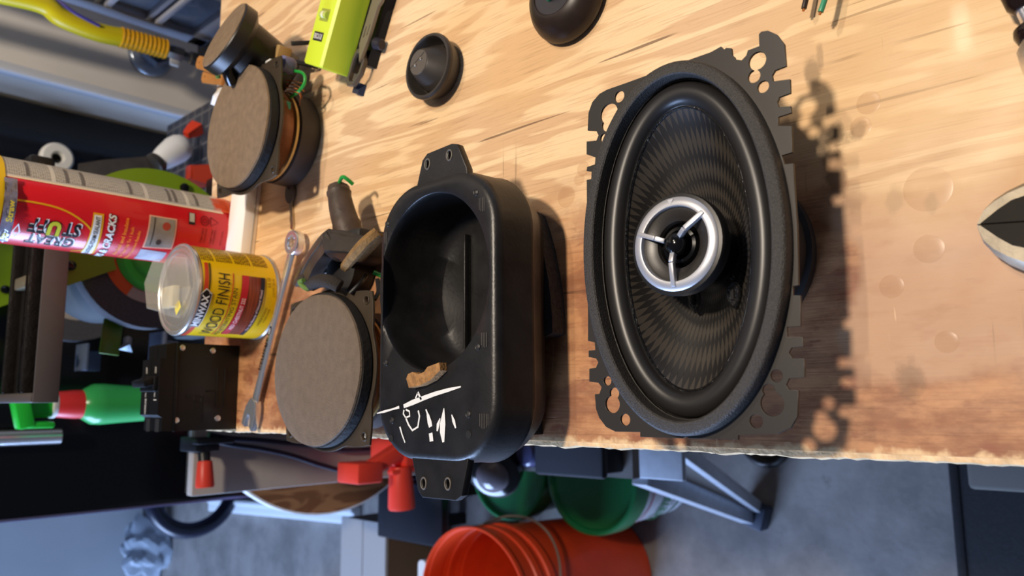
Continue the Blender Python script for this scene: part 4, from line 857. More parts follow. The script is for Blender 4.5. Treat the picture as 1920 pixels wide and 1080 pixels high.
# ---- wooden clip pieces and paper behind the far speaker
wd = mat('clip_wood', (168, 112, 52), .6, var=.15, vscale=60)
for i, (x, y, z, lb) in enumerate(((.336, .726, .0165, 'brown wooden tag with a hole, upper one behind the far speaker'), (.323, .722, .0115, 'brown wooden tag with a hole, lower one behind the far speaker'))):
    t = thing('wooden_tag', lb, 'wood piece', (x, y, 0), 'wooden tags')
    o = mesh('tag_plate', plate([(-.006, .022), (-.003, .0255), (.003, .0255), (.006, .022), (.0065, -.022), (-.0065, -.022)], [circ(0, .019, .0018, 12)], z - .004, z, .0006), wd, t)
    t.rotation_euler = (0, 0, math.radians(-24 + 5 * i))
for i, (x, y, r, lb) in enumerate(((.324, .708, 12, 'crumpled white paper scrap beside the wooden tags'), (.302, .716, -20, 'small white paper scrap hidden behind the tan felt cover'))):
    v = [(-.012, -.010, 0), (.010, -.012, .004), (.013, .010, .001), (-.009, .011, .008), (0, 0, .012)]
    g = (v + [(a, b, c + .0006) for a, b, c in v], [(0, 1, 4), (1, 2, 4), (2, 3, 4), (3, 0, 4), (6, 5, 9), (7, 6, 9), (8, 7, 9), (5, 8, 9), (0, 1, 6, 5), (1, 2, 7, 6), (2, 3, 8, 7), (3, 0, 5, 8)])
    o = tag(mesh('paper_scrap', g, WHITE, sharp=10), lb, 'paper', 'paper scraps'); o.location = (x, y, .0); o.rotation_euler = (0, 0, math.radians(r))
# ---- clear varnish drops dried on the bench top
VD = mat('varnish_drop', (206, 160, 114), .22, alpha=.16)
for x, y, r in ((.128, .1075, .0052), (.118, .1115, .0046), (.132, .2660, .0045), (.118, .2790, .0065), (.1265, .2690, .0038), (.060, .0885, .0060), (.046, .1040, .0050), (.1665, .1530, .0030), (.0215, .0850, .0045), (.085, .0870, .0095)):
    d = mesh('varnish_drop', lathe([(r, .0001), (r * .93, .00016), (r * .5, .0002), (.0002, .00021)], 28, False, False), VD, wb)
    d.location = (x - .4, y - .2, -FZ)
# ================================================================ behind the bench: lower table with tools
TZ = -.13
tb = thing('side_table', 'dark low table behind the workbench carrying the grinder and drawers', 'table', (.37, 1.05, FZ))
mesh('table_top', merge(box(-.005, .42, .80, 1.178, TZ - .025, TZ - .003), box(.42, .80, .80, .925, TZ - .025, TZ - .003), box(.512, .80, .92, 1.088, TZ - .025, TZ - .003)), mat('table_black', (24, 24, 28), .4), tb, (.37, 1.05, FZ))
lg = mesh('leg', box(-.025, .025, -.025, .025, 0, TZ - FZ - .02), MATS['table_black'], tb); lg.location = (-.32, -.2, 0); copies(lg, tb, [(.38, -.2, 0), (-.32, .08, 0), (.38, 0, 0)])
o = tag(mesh('cutting_mat', box(-.100, .095, -.18, .155, 0, .003, .001), grid_mat()), 'dark blue gridded mat on the table behind the bench', 'mat'); o.location = (.330, 1.02, TZ - .003)
# ---- bench grinder
GC = Vector((.160, .865, .002)); gr = thing('bench_grinder', 'green bench grinder with two grey wheels behind the stain can', 'bench grinder', (GC.x, .98, TZ - .003))
GO = (GC.x, .98, TZ - .003)
GRN = mat('grinder_green', (120, 150, 20), .4); GRN2 = mat('flange_green', (70, 190, 60), .3); WHL = mat('abrasive_wheel', (74, 74, 78), .9, var=.2, vscale=400, bump=.6, bscale=900)
def ydisc(prof, y, m, nm, parent, n=56):   # lathe whose axis is -y
    g = orient(lathe(prof, n), (0, -1, 0), (GC.x, y, GC.z)); return mesh(nm, g, m, parent, GO)
def sector(r0, r1, a0, a1, y0, y1, n=40):
    V, F = [], []
    for i in range(n + 1):
        a = math.radians(a0 + (a1 - a0) * i / n); c, s = math.cos(a), math.sin(a)
        for r, y in ((r0, y0), (r1, y0), (r1, y1), (r0, y1)): V.append((GC.x + r * c, y, GC.z + r * s))
    for i in range(n):
        for k in range(4): F.append((4 * i + k, 4 * i + (k + 1) % 4, 4 * i + 4 + (k + 1) % 4, 4 * i + 4 + k))
    F += [(0, 1, 2, 3), (4 * n + 3, 4 * n + 2, 4 * n + 1, 4 * n)]
    return V, F
ydisc([(.058, -.165), (.062, -.16), (.062, -.055), (.058, -.05)], .868, mat('motor_grey', (60, 66, 70), .5), 'motor', gr)
mesh('base', box(.085, .195, .915, 1.05, TZ - .003, TZ + .03, .006), mat('motor_grey', (60, 66, 70), .5), gr, GO); mesh('pedestal', box(.115, .200, .935, 1.03, TZ + .025, -.045, .006), MATS['motor_grey'], gr, GO)
for y in (.865, 1.100):
    wh = ydisc([(.076, -.020), (.0795, -.019), (.0800, -.017), (.0800, -.002), (.0790, 0), (.02, .0002)], y, WHL, 'grinding_wheel', gr)
    ydisc([(.0525, -.0002), (.0525, .0006), (.02, .0006)], y, mat('wheel_paper', (170, 160, 150), .7), 'paper_label', wh)
    for a0, a1, m in ((100, 150, mat('wheel_orange', (206, 84, 24), .6)), (196, 232, mat('wheel_red', (170, 70, 60), .6)), (20, 60, MATS['wheel_orange'])):
        mesh('label_patch', sector(.039, .0523, a0, a1, y - .0012, y - .0005), m, wh, GO)
    ydisc([(.039, .0004), (.040, .002), (.034, .006), (.026, .004), (.022, .0075), (.006, .0085)], y, GRN2, 'flange', wh)
    g = merge(sector(.044, .098, -110, 116, y - .006, y - .0035), sector(.0955, .098, -110, 116, y - .0045, y + .028), sector(.03, .098, -110, 116, y + .026, y + .029))
    gd = mesh('wheel_guard', g, GRN, gr, GO)
    for a in (-18, 104):
        c, s = math.cos(math.radians(a)), math.sin(math.radians(a)); mesh('guard_bolt', orient(lathe([(.005, 0), (.005, .003), (.003, .004)], 12), (0, -1, 0), (GC.x + .087 * c, y - .006, GC.z + .087 * s)), GLOSSBLK, gd, GO)
    mesh('rest_bracket', bar((GC.x - .070, y + .026, .030), (GC.x - .108, y + .022, .034), .020, .003, (0, 1, 0), .0006), mat('bracket_green', (86, 120, 24), .4), gr, GO)
    tr = mesh('tool_rest', merge(box(GC.x - .118, GC.x - .083, y - .020, y + .020, -.010, -.006, .001), box(GC.x - .118, GC.x - .092, y - .004, y + .016, -.030, -.010, .001)), mat('rest_blue_grey', (96, 110, 134), .45, .4), gr, GO)
    wg = orient(merge(lathe([(.004, 0), (.004, .010)], 14), mv(lathe([(.005, .008), (.008, .012), (.008, .014), (.003, .015)], 3), (0, 0, 0))), (-.8, -.5, .2), (GC.x - .092, y - .006, .026)); mesh('wing_knob', wg, mat('pale_knob', (120, 134, 140), .45, .2), gr, GO)
    0 and mesh('spark_shield', obox((GC.x - .045, y + .010, .092), (Vector((.5, 0, .87)), Vector((0, 1, 0)), Vector((-.87, 0, .5))), (.022, .016, .0012)), mat('shield_clear', (200, 214, 220), .1, trans=.7, ior=1.2), gr, GO)
# ---- drill press with its slotted table in view behind the foam can
dp = thing('drill_press', 'drill press with grey slotted iron table at the far left edge', 'drill press', (.235, .945, TZ - .003)); DO = (.235, .945, TZ - .003)
IRON = mat('cast_iron_dark', (34, 31, 28), .36, .3, var=.25, vscale=90, bump=.6, bscale=500); IEDGE = mat('machined_edge', (92, 86, 84), .45, .3)
mesh('column', mv(lathe([(.0195, 0), (.0195, .60)], 32), DO), STEEL, dp, DO)
mesh('base_foot', box(.203, .30, .915, 1.0, TZ - .003, TZ + .016, .004), IRON, dp, DO)
zt = .130
tbl = mesh('press_table', box(.001, .215, .800, .925, zt - .022, zt - .010, .002), IRON, dp, DO)
mesh('table_edge', box(.001, .215, .7985, .8005, zt - .024, zt - .003, .0006), IEDGE, dp, DO)
for y0, y1 in ((.826, .831), (.8375, .8395), (.888, .894)):
    mesh('table_rail', box(.010, .210, y0, y1, zt - .012, zt, .002), IRON, tbl, DO)
mesh('cross_rib', box(.112, .124, .835, .885, zt - .012, zt - .002, .002), mat('bright_iron', (150, 138, 112), .4, .6, bump=.6, bscale=500), tbl, DO)
mesh('end_lip', box(.001, .010, .800, .925, zt - .024, zt - .001, .002), IEDGE, dp, DO)
mesh('table_arm', box(.200, .260, .90, .955, zt - .035, zt - .010, .004), IRON, dp, DO)
mesh('press_head', box(.19, .28, .86, 1.0, .44, .60, .01), IRON, dp, DO)
# ---- green spray bottle
sb = thing('spray_bottle', 'green trigger spray bottle with red collar behind the breaker', 'spray bottle', (-.001, 1.115, TZ - .003))
sb.location = (.0, 1.12, FZ)
SB = (.0, 1.12, FZ)
BG = mat('bottle_green', (60, 176, 92), .25, alpha=.85)
mesh('bottle_body', mv(lathe([(.021, -.133), (.0235, -.131), (.0235, -.100), (.0255, -.065), (.0272, -.042), (.0265, -.030), (.0205, -.020), (.0180, -.017)], 40), (-.001, 1.12, 0)), BG, sb, SB)
mesh('collar', mv(lathe([(.0185, -.018), (.0185, -.008), (.0165, .012), (.0160, .014)], 32), (-.001, 1.12, 0)), mat('collar_red', (214, 52, 50), .35), sb, SB)
mesh('neck_ring', mv(lathe([(.0165, .013), (.0175, .015), (.0175, .019), (.0150, .020)], 32), (-.001, 1.12, 0)), WHITE, sb, SB)
g = merge(box(-.017, .015, 1.105, 1.135, .018, .050, .005), obox((-.008, 1.10, .056), (Vector((1, 0, .25)).normalized(), Vector((0, 1, 0)), Vector((-.25, 0, 1)).normalized()), (.022, .012, .009), .003), box(-.030, -.022, 1.09, 1.12, .020, .056, .003))
mesh('trigger_head', g, mat('trigger_green', (40, 196, 60), .3), sb, SB)
# ---- trowel-like knife leaning by the grinder
kn_ = thing('putty_knife', 'wide steel blade knife with white handle and red tip behind the speakers', 'knife', (.36, 1.05, TZ))
KO = (.36, 1.05, TZ)
p0, p1 = Vector((.3625, 1.05, -.1075)), Vector((.322, 1.045, -.066)); dd = (p1 - p0); Lk = dd.length; dd.normalize()
g = orient(lathe([(.006, -.001), (.014, .003), (.0185, .012), (.0195, .022), (.0165, .042), (.0135, .054), (.012, .057)], 28), dd, p0); mesh('white_handle', g, mat('handle_white', (226, 228, 230), .3), kn_, KO)
g = orient(lathe([(.0125, .055), (.0150, .056), (.0150, .064), (.011, .066)], 24), dd, p0); mesh('ferrule', g, mat('ferrule_grey', (74, 72, 70), .35, .6), kn_, KO)
g = loft([[(x, 1.044 + dy, z) for x, z in ((.330, -.058), (.309, -.064), (.286, -.026), (.268, .030), (.30, .030), (.312, .0))] for dy in (0, .0015)]); mesh('blade', g, mat('blade_steel', (118, 112, 106), .35, .8, var=.15), kn_, KO)
g = orient(lathe([(.012, -.022), (.010, -.010), (.006, .002)], 4), dd, p0 + Vector((.012, 0, .0))); mesh('red_tip', g, mat('tip_red', (206, 60, 34), .4), kn_, KO)
# ---- orange plastic wedge on the mat
ow = thing('orange_wedge', 'small orange plastic wedge on the gridded mat', 'plastic wedge', (.312, 1.028, TZ))
mesh('wedge_body', loft([[(-.015, -.016, 0), (.015, -.019, 0), (.018, .016, 0), (-.012, .018, 0)], [(-.010, -.009, .024), (.010, -.010, .026), (.013, .009, .026), (-.007, .010, .024)]]), mat('orange_plastic', (170, 50, 26), .5), ow)
mesh('wedge_cap', box(-.008, .011, -.008, .008, .024, .028, .001), MATS['orange_plastic'], ow)
# ---- parts organizer standing with its drawers to the left
org = thing('parts_organizer', 'grey parts organizer with clear drawers at the top left corner', 'drawer cabinet', (.608, 1.0, TZ - .003)); OO = (.60, 1.0, TZ - .003)
OG = mat('organizer_grey', (150, 154, 168), .45); OW = mat('drawer_clear', (150, 164, 186), .12, alpha=.35); ODK = mat('organizer_inside', (46, 50, 60), .6)
mesh('cabinet_back', box(.60, .66, .925, 1.075, TZ - .003, .40), ODK, org, OO)
for y0, y1 in ((.925, .931), (1.048, 1.075)): mesh('side_panel', box(.513, .66, y0, y1, TZ - .003, .40, .002), OG, org, OO)
mesh('base_panel', box(.513, .66, .925, 1.075, TZ - .003, TZ + .022, .002), OG, org, OO)
for k in range(8):
    z0 = TZ + .025 + k * .066
    mesh('shelf_rail', box(.513, .60, .930, 1.049, z0 + .058, z0 + .064, .001), OG, org, OO)
    d = mesh('drawer', merge(box(.520, .523, .933, 1.047, z0, z0 + .056, .001), box(.523, .595, .933, 1.047, z0, z0 + .002), box(.523, .595, .933, .935, z0, z0 + .036), box(.523, .595, 1.045, 1.047, z0, z0 + .036)), OW, org, OO)
    mesh('drawer_pull', bar((.513, .940, z0 + .050), (.513, 1.042, z0 + .050), .010, .008, (0, 0, 1), .002), mat('pull_pale', (170, 172, 182), .3), d, OO)
rnd = random.Random(4)
for k in range(7):
    a = Vector((rnd.uniform(.535, .575), rnd.uniform(.95, 1.04), TZ + .026)); b2 = a + Vector((rnd.uniform(-.01, .01), rnd.uniform(-.018, .018), rnd.uniform(0, .016)))
    t = thing('drawer_part', 'shiny metal fitting inside the lowest clear organizer drawer', 'fitting', a, 'metal fittings in the organizer drawer')
    mesh('fitting_body', orient(lathe([(.003, 0), (.0075, .001), (.0075, .006), (.0042, .007), (.0042, .022), (.003, .023)], 16), b2 - a), CHROME, t)
# ---- yellow air hose with its fitting
hs_ = thing('air_hose', 'yellow air hose with coiled guard and metal fitting hanging by the organizer', 'hose', (.487, 1.05, TZ))
HO = (.487, 1.05, TZ)
mesh('hose_line', tube([(.490, 1.07, .30), (.494, 1.06, .16), (.497, 1.05, .086), (.487, 1.05, .060), (.483, 1.05, .019), (.486, 1.05, -.012)], .0125, 14), mat('hose_yellow', (222, 202, 20), .35), hs_, HO)
mesh('hose_guard', tube([(.486, 1.05, -.010), (.488, 1.05, -.040), (.489, 1.05, -.072)], .0128, 14), mat('guard_amber', (226, 170, 24), .4), hs_, HO)
for k in range(11):
    mesh('guard_coil', mv(torus(.0128, .0012, 24, 6), (.4862 + .0003 * k, 1.05, -.012 - k * .0058)), MATS['guard_amber'], hs_, HO)
mesh('hose_fitting', mv(lathe([(.0065, -.129), (.0075, -.127), (.0075, -.118), (.0100, -.116), (.0100, -.106), (.0070, -.104), (.0070, -.096), (.0105, -.094), (.0105, -.080), (.0080, -.072)], 6), (.4885, 1.05, 0)), mat('fitting_steel', (110, 108, 104), .3, .9), hs_, HO)
mesh('blue_tie', tube([(.505, 1.040, .070), (.492, 1.035, .050), (.486, 1.036, .020)], .0022, 8), mat('tie_blue', (70, 60, 140), .4), hs_, HO)
# ---- wall valve knob
kb = thing('wall_knob', 'round dark and silver knob fixed to the white wall under the hose', 'knob', (.542, 1.205, -.109)); KBO = (.542, 1.205, -.109)
mesh('back_flange', orient(lathe([(.034, 0), (.033, .004), (.028, .008), (.012, .010)], 40), (0, -1, 0), KBO), mat('knob_silver', (150, 158, 170), .25, .6), kb, KBO)
mesh('knob_body', orient(lathe([(.012, .006), (.022, .012), (.026, .024), (.022, .032), (.010, .034)], 6), (0, -1, 0), KBO), mat('knob_dark', (44, 52, 66), .25), kb, KBO)
mesh('knob_cap', box(.522, .548, 1.166, 1.172, -.140, -.126, .002), WHITE, kb, KBO)
# ---- fridge
fr = thing('black_fridge', 'glossy black refrigerator with chrome handle behind the tools', 'fridge', (.147, 1.6, FZ)); RO = (.147, 1.6, FZ)
FB = mat('fridge_black', (10, 10, 12), .14)
mesh('fridge_cabinet', box(-.160, .455, 1.335, 1.92, FZ + .02, .85, .006), mat('fridge_side', (34, 34, 46), .35), fr, RO)
mesh('fridge_door', box(-.163, .456, 1.300, 1.333, FZ + .06, .20, .008), FB, fr, RO); mesh('freezer_door', box(-.163, .456, 1.300, 1.333, .205, .85, .008), FB, fr, RO)
mesh('door_edge', box(-.1665, -.1625, 1.301, 1.330, FZ + .06, .84, .001), mat('edge_blue_metal', (120, 122, 170), .3, .5), fr, RO); mesh('kick_plate', box(-.150, .445, 1.33, 1.35, FZ, FZ + .06), DARK, fr, RO)
hd = mesh('door_handle', tube([(-.047, 1.268, -.040), (-.047, 1.268, .02), (-.047, 1.268, .10), (-.047, 1.268, .19)], .011, 16), CHROME, fr, RO)
for z in (-.02, .17): mesh('handle_post', bar((-.047, 1.27, z), (-.047, 1.301, z), .012, .012), CHROME, hd, RO)
rg = thing('white_ring', 'white plastic ring hanging on the black fridge behind the foam can', 'ring', (.372, 1.290, -.013))
mesh('ring_body', rot(lathe([(.010, -.008), (.020, -.008), (.0235, -.004), (.0235, .004), (.020, .008), (.010, .008), (.0075, 0), (.010, -.008)], 36, False, False), 'X', PI / 2), WHITE, rg)
mesh('ring_hook', bar((.0, .0, .008), (.0, .010, .012), .006, .004), STEEL, rg)
# ================================================================ left of the bench
pn_ = thing('laminate_board', 'narrow grey laminate board standing between the bench and black fridge', 'board', (-.07, 1.1, FZ)); NO = (-.07, 1.1, FZ)
LAM = mat('grey_laminate', (176, 170, 164), .55, var=.04, vscale=30)
mesh('front_panel', box(-.1195, -.010, 1.000, 1.016, -.70, -.117, .0015), LAM, pn_, NO)
mesh('back_board', box(-.117, -.012, 1.016, 1.024, -.69, -.119), mat('laminate_dark', (60, 58, 56), .6), pn_, NO); mesh('board_leg', box(-.026, -.012, 1.002, 1.022, FZ, -.69), DARK, pn_, NO)
CLR = mat('clamp_red', (224, 66, 50), .4)
# small clamp on the top edge of the cabinet
c1 = thing('spring_clamp', 'black clamp with red tapered handle on the grey panel top', 'clamp', (-.055, .985, -.117)); C1 = (-.055, .985, -.117)
mesh('clamp_jaw', merge(box(-.062, -.044, .965, 1.012, -.117, -.103, .002), box(-.062, -.044, .965, .998, -.135, -.115, .002), box(-.052, -.046, .955, .972, -.150, -.10, .002)), mat('clamp_black', (26, 28, 34), .4), c1, C1)
mesh('clamp_screw', tube([(-.060, .975, -.118), (-.078, .970, -.118)], .0075, 14, 1), MATS['clamp_black'], c1, C1)
mesh('clamp_handle', orient(lathe([(.0085, 0), (.0092, .002), (.0115, .030), (.0105, .033)], 20), (-1, -.1, 0), (-.0735, .970, -.118)), CLR, c1, C1)
# bigger red quick clamp lower on the cabinet
c2 = thing('bar_clamp', 'large red plastic clamp hanging in front of the grey panel', 'clamp', (-.09, .95, -.36)); C2 = (-.09, .95, -.36)
mesh('clamp_block', box(-.112, -.084, .885, .935, -.335, -.292, .003), CLR, c2, C2)
mesh('clamp_arm', merge(bar((-.096, .905, -.322), (-.062, .90, -.392), .020, .024, (0, 1, 0), .003), box(-.094, -.046, .885, .972, -.412, -.375, .004), box(-.060, -.052, .970, .9995, -.408, -.396, .001)), CLR, c2, C2)
mesh('clamp_crossbar', bar((-.100, .893, -.352), (-.098, .893, -.402), .012, .006, (1, 0, 0), .001), CLR, c2, C2)
mesh('clamp_handle', orient(lathe([(.0160, 0), (.0165, .004), (.0195, .056), (.0180, .060), (.006, .061)], 24), (-1, 0, -.06), (-.094, .900, -.376)), CLR, c2, C2)
# cables
CB = mat('cable_navy', (26, 30, 48), .3)
for lb, pts in (('dark blue cable sagging lowest across the grey panel', [(-.050, .975, -.135), (-.056, .975, -.160), (-.063, .980, -.200), (-.075, .984, -.250), (-.093, .986, -.305), (-.101, .986, -.350), (-.085, .986, -.44), (-.03, .986, -.5)]),
                ('middle dark blue cable across the grey panel', [(-.041, .978, -.125), (-.047, .980, -.155), (-.051, .984, -.195), (-.057, .986, -.240), (-.064, .986, -.295), (-.072, .986, -.345), (-.066, .986, -.43), (-.02, .986, -.52)]),
                ('dark blue cable nearest the bench across the grey panel', [(-.028, .980, -.135), (-.036, .984, -.170), (-.040, .986, -.210), (-.043, .986, -.255), (-.046, .986, -.305), (-.048, .986, -.36), (-.04, .986, -.44), (-.01, .986, -.52)])):
    tag(mesh('power_cable', tube(pts, .0036, 10), CB), lb, 'cable', 'cables on the grey panel')
# round board leaning behind the cabinet
rb = thing('round_board', 'round wooden board with white rim leaning behind the grey panel', 'wood board', (.16, 1.30, FZ))
rb.location = (.12, 1.28, FZ); RBO = (.12, 1.28, FZ)
cc = Vector((.086, 1.125, -.415)); nb = Vector((0, -1, .0))
# ---- floor things
def pail(nm, label, loc, r0, r1, h, body, lidm, grp=None):
    t = thing(nm, label, 'bucket', loc, grp)
    mesh('pail_body', lathe([(r0 - .003, 0), (r0, .003), (r1 - .002, h - .05), (r1, h - .045), (r1, h - .02)], 48), body, t)
    ld_ = mesh('lid', lathe([(r1 + .004, h - .045), (r1 + .006, h - .040), (r1 + .0065, h - .008), (r1 + .005, h - .001), (r1 + .001, h), (r1 - .003, h - .002), (r1 - .005, h - .007), (r1 * .6, h - .0075), (.001, h - .0075)], 48), lidm, t)
    return t
PGR = mat('lid_green', (20, 110, 62), .35); PW = mat('pail_white', (206, 208, 214), .4)
p1_ = pail('compound_pail', 'white pail with green lid and green lettering beside the folded ladder', (-.135, .842, FZ), .082, .091, .205, PW, PGR, 'green lidded pails')
for z0, z1, m in ((.028, .034, PGR), (.134, .138, mat('pail_red', (170, 60, 84), .5))):
    mesh('pail_stripe', lathe([(.082 + .009 * z0 / .155 + .0008, z0), (.082 + .009 * z1 / .155 + .0008, z1)], 48, False, False), m, p1_)
g = rot2(text2d('SHEETROCK', .105, .030, .03, .2), -4); mesh('pail_lettering', wrap(g, .0885, -.100, .070, .0012), PGR, p1_, recalc=False)
g = rot2(text2d('All Purpose', .060, .012, .01, .2), -4); mesh('pail_lettering', wrap(g, .0870, -.060, .050, .0012), INK, p1_, recalc=False)
p2_ = pail('compound_pail', 'dark green pail with green lid behind the clear lamp lens', (-.130, 1.040, FZ), .082, .091, .205, mat('pail_green', (18, 92, 52), .4), PGR, 'green lidded pails')
bk_ = thing('orange_bucket', 'open orange bucket with wire handle on the floor', 'bucket', (-.335, .963, FZ))
OR = mat('bucket_orange', (224, 70, 30), .4, var=.06, vscale=30)
mesh('bucket_wall', lathe([(.104, 0), (.107, .003), (.118, .285), (.1235, .290), (.1235, .302), (.119, .304), (.119, .318), (.1235, .320), (.1235, .332), (.120, .334), (.121, .362), (.1262, .364), (.1270, .368), (.1262, .372), (.1235, .372), (.1225, .366), (.105, .006), (.002, .005)], 64), OR, bk_)
hp = [(-.1245 * math.cos(a), -.1245 * math.sin(a) * 1.0, 0) for a in (0,)]
hnd = []
for k in range(13):
    a = math.radians(20 + 150 * k / 12 - 110); hnd.append((.131 * math.cos(a), .131 * math.sin(a), .315 - .060 * math.sin(PI * k / 12) ** 1.0))
hnd[0] = (hnd[0][0] * .96, hnd[0][1] * .96, .330); 
mesh('wire_handle', tube(hnd, .0022, 8, 3), mat('handle_wire', (186, 170, 150), .35, .8), bk_)
rnd = random.Random(9)
for k in range(9):
    a = rnd.uniform(2.0, 4.4); z = rnd.uniform(.22, .35); rw = .105 + (.1225 - .105) * (z / .366) - .0006
    g = orient(lathe([(.006 * rnd.uniform(.4, 1), 0), (.003, .0008)], 9), (-math.cos(a), -math.sin(a), 0), (rw * math.cos(a), rw * math.sin(a), z)); mesh('plaster_splash', g, mat('plaster', (220, 170, 140), .8), bk_)
og = thing('green_glove', 'bright green item lying inside the orange bucket', 'glove', (-.325, .940, FZ + .008))
mesh('glove_body', tube([(-.02, -.01, .035), (-.008, .0, .10), (.0, -.002, .19), (.006, -.01, .26)], lambda t: .028 - .012 * t, 12), mat('glove_green', (40, 180, 50), .5), og); mesh('glove_cuff', mv(lathe([(.03, 0), (.036, .002), (.034, .034), (.026, .04)], 20), (-.02, -.01, 0)), MATS['glove_green'], og)
# dark storage box and lamp on the lower bench shelf
db = thing('storage_box', 'dark navy storage box on the shelf under the bench', 'box', (.05, .60, -.445)); DBO = (.05, .60, -.445)
mesh('box_body', box(-.088, .20, .556, .652, -.445, -.402, .004), mat('navy_plastic', (20, 21, 28), .5), db, DBO); mesh('box_lid', box(-.092, .204, .550, .656, -.404, -.392, .004), mat('navy_lid', (26, 28, 38), .55), db, DBO)
wl_ = thing('work_light', 'black work light with round clear lens under the bench edge', 'work light', (-.095, .76, -.445)); WLO = (-.08, .755, -.445)
wl_.location = WLO
mesh('lamp_body', merge(box(-.085, -.020, .735, .800, -.445, -.40, .008), orient(lathe([(.034, 0), (.036, .004), (.036, .026), (.030, .030)], 32), (-.45, -.40, .8), (-.086, .748, -.424))), GLOSSBLK, wl_, WLO)
mesh('clear_lens', orient(lathe([(.023, .028), (.0225, .033), (.018, .041), (.009, .046), (.001, .0475)], 32), (-.45, -.40, .8), (-.086, .748, -.424)), mat('lens_clear', (104, 98, 104), .18), wl_, WLO)
vb = thing('violet_cap', 'small blue violet plastic cap on the shelf under the enclosure', 'plastic cap', (-.070, .700, -.445)); 
mesh('cap_body', lathe([(.018, 0), (.019, .002), (.017, .020), (.014, .023), (.006, .024)], 28), mat('violet_plastic', (74, 78, 116), .3), vb); mesh('cap_band', lathe([(.0192, .006), (.0190, .010)], 28, False, False), GLOSSBLK, vb)
# folded aluminium step ladder standing on the floor
la = thing('step_ladder', 'folded aluminium step ladder with black rubber foot under the bench edge', 'ladder', (-.20, .632, FZ)); LAO = (-.20, .632, FZ)
ALU = mat('brushed_aluminium', (190, 196, 206), .38, .55, var=.08); ALD = mat('ladder_web', (108, 106, 104), .5, .3)
ft = Vector((-.197, .640, FZ + .03)); t1 = Vector((-.100, .605, -.55)); t2 = Vector((-.062, .548, -.55))
mesh('front_rail', bar(ft, t1, .024, .030, (-1, 0, .2), .002), ALU, la, LAO); mesh('rear_rail', bar(ft + Vector((.015, -.018, 0)), t2, .014, .020, (-1, 0, .2), .002), ALU, la, LAO)
mesh('side_web', ([tuple(ft + Vector((.006, 0, .02))), tuple(ft + Vector((.016, -.014, .02))), tuple(t2), tuple(t1 + Vector((.006, 0, 0))), tuple(ft + Vector((.010, 0, .02))), tuple(ft + Vector((.020, -.014, .02))), tuple(t2 + Vector((.004, 0, 0))), tuple(t1 + Vector((.010, 0, 0)))], [(0, 1, 2, 3), (7, 6, 5, 4), (0, 1, 5, 4), (1, 2, 6, 5), (2, 3, 7, 6), (3, 0, 4, 7)]), ALD, la, LAO)
mesh('rubber_foot', obox(ft + Vector((0, -.006, -.013)), (Vector((.95, -.3, 0)), Vector((.3, .95, 0)), Vector((0, 0, 1))), (.020, .024, .0165), .003), mat('foot_rubber', (46, 54, 72), .6), la, LAO)
mesh('strap_clip', box(-.098, -.078, .585, .603, -.60, -.555, .002), BKB, la, LAO)
mesh('top_step', box(-.105, .02, .535, .61, -.552, -.542, .002), ALU, la, LAO)
# hose coil end, rubber mat, crate under the near end of the bench
o = tag(mesh('black_hose_loop', torus(.040, .009, 40, 10), BLKW), 'black hose loop on the concrete floor under the bench edge', 'hose'); o.location = (-.070, .610, FZ + .009)
fm = thing('rubber_mat', 'black rubber floor mat on the concrete at the lower right', 'mat', (-.4, -.2, FZ))
mesh('mat_sheet', box(-1.3, .10, -1.2, .328, FZ, FZ + .012, .003), mat('mat_black', (26, 27, 32), .75, var=.25, vscale=200, bump=.3, bscale=300), fm, (-.4, -.2, FZ)); mesh('mat_border', box(-1.3, .10, .316, .3285, FZ + .010, FZ + .014, .001), MATS['mat_black'], fm, (-.4, -.2, FZ))
cr = thing('grey_crate', 'grey crate corner showing under the near bench edge on the mat', 'crate', (.05, .14, FZ + .012)); CRO = (.05, .14, FZ + .012)
mesh('crate_body', box(-.085, .09, .03, .225, FZ + .012, -.62, .006), mat('crate_grey', (84, 80, 74), .7), cr, CRO); mesh('crate_rim', box(-.098, .10, .02, .225, -.62, -.60, .005), MATS['crate_grey'], cr, CRO)
# ---- far floor: boxes, wheel, trim board, bag
bx = thing('cardboard_box', 'pale grey box with brown front on the floor behind the orange bucket', 'box', (-.45, 1.50, FZ)); BXO = (-.45, 1.50, FZ)
mesh('box_sides', box(-.80, -.272, 1.42, 1.584, FZ, -.76), mat('brown_card', (106, 84, 64), .8), bx, BXO); mesh('box_flap', box(-.80, -.270, 1.418, 1.500, -.760, -.752), mat('pale_card', (168, 166, 164), .7), bx, BXO); mesh('box_flap', box(-.80, -.270, 1.503, 1.586, -.760, -.752), MATS['pale_card'], bx, BXO)
bs = thing('black_tray', 'low black tray with blue sheen behind the orange bucket', 'tray', (-.20, 1.25, FZ)); BSO = (-.20, 1.25, FZ)
mesh('tray_top', box(-.29, -.170, 1.19, 1.40, -.735, -.715, .004), mat('tray_black', (22, 22, 30), .3), bs, BSO)
for x, y in ((-.275, 1.21), (-.275, 1.38), (-.185, 1.21), (-.185, 1.38)): mesh('tray_leg', box(x - .012, x + .012, y - .012, y + .012, FZ, -.733), DARK, bs, BSO)
sk = thing('printed_sack', 'white and black sack with green print beside the orange bucket', 'sack', (-.392, 1.25, FZ)); 
mesh('sack_body', loft([rrect(.075, .05, .03, 0, 6), rrect(.085, .06, .035, .06, 6), rrect(.08, .055, .03, .16, 6), rrect(.07, .012, .01, .21, 6)]), mat('sack_dark', (40, 42, 46), .6, bump=.5, bscale=40), sk); mesh('sack_print', mv(box(-.03, .03, -.0015, .0015, .06, .12), (.0, -.062, 0)), mat('sack_green', (50, 170, 50), .5), sk)
mesh('sack_hem', loft([rrect(.0705, .0125, .01, .205, 6), rrect(.072, .012, .01, .235, 6)]), WHITE, sk)
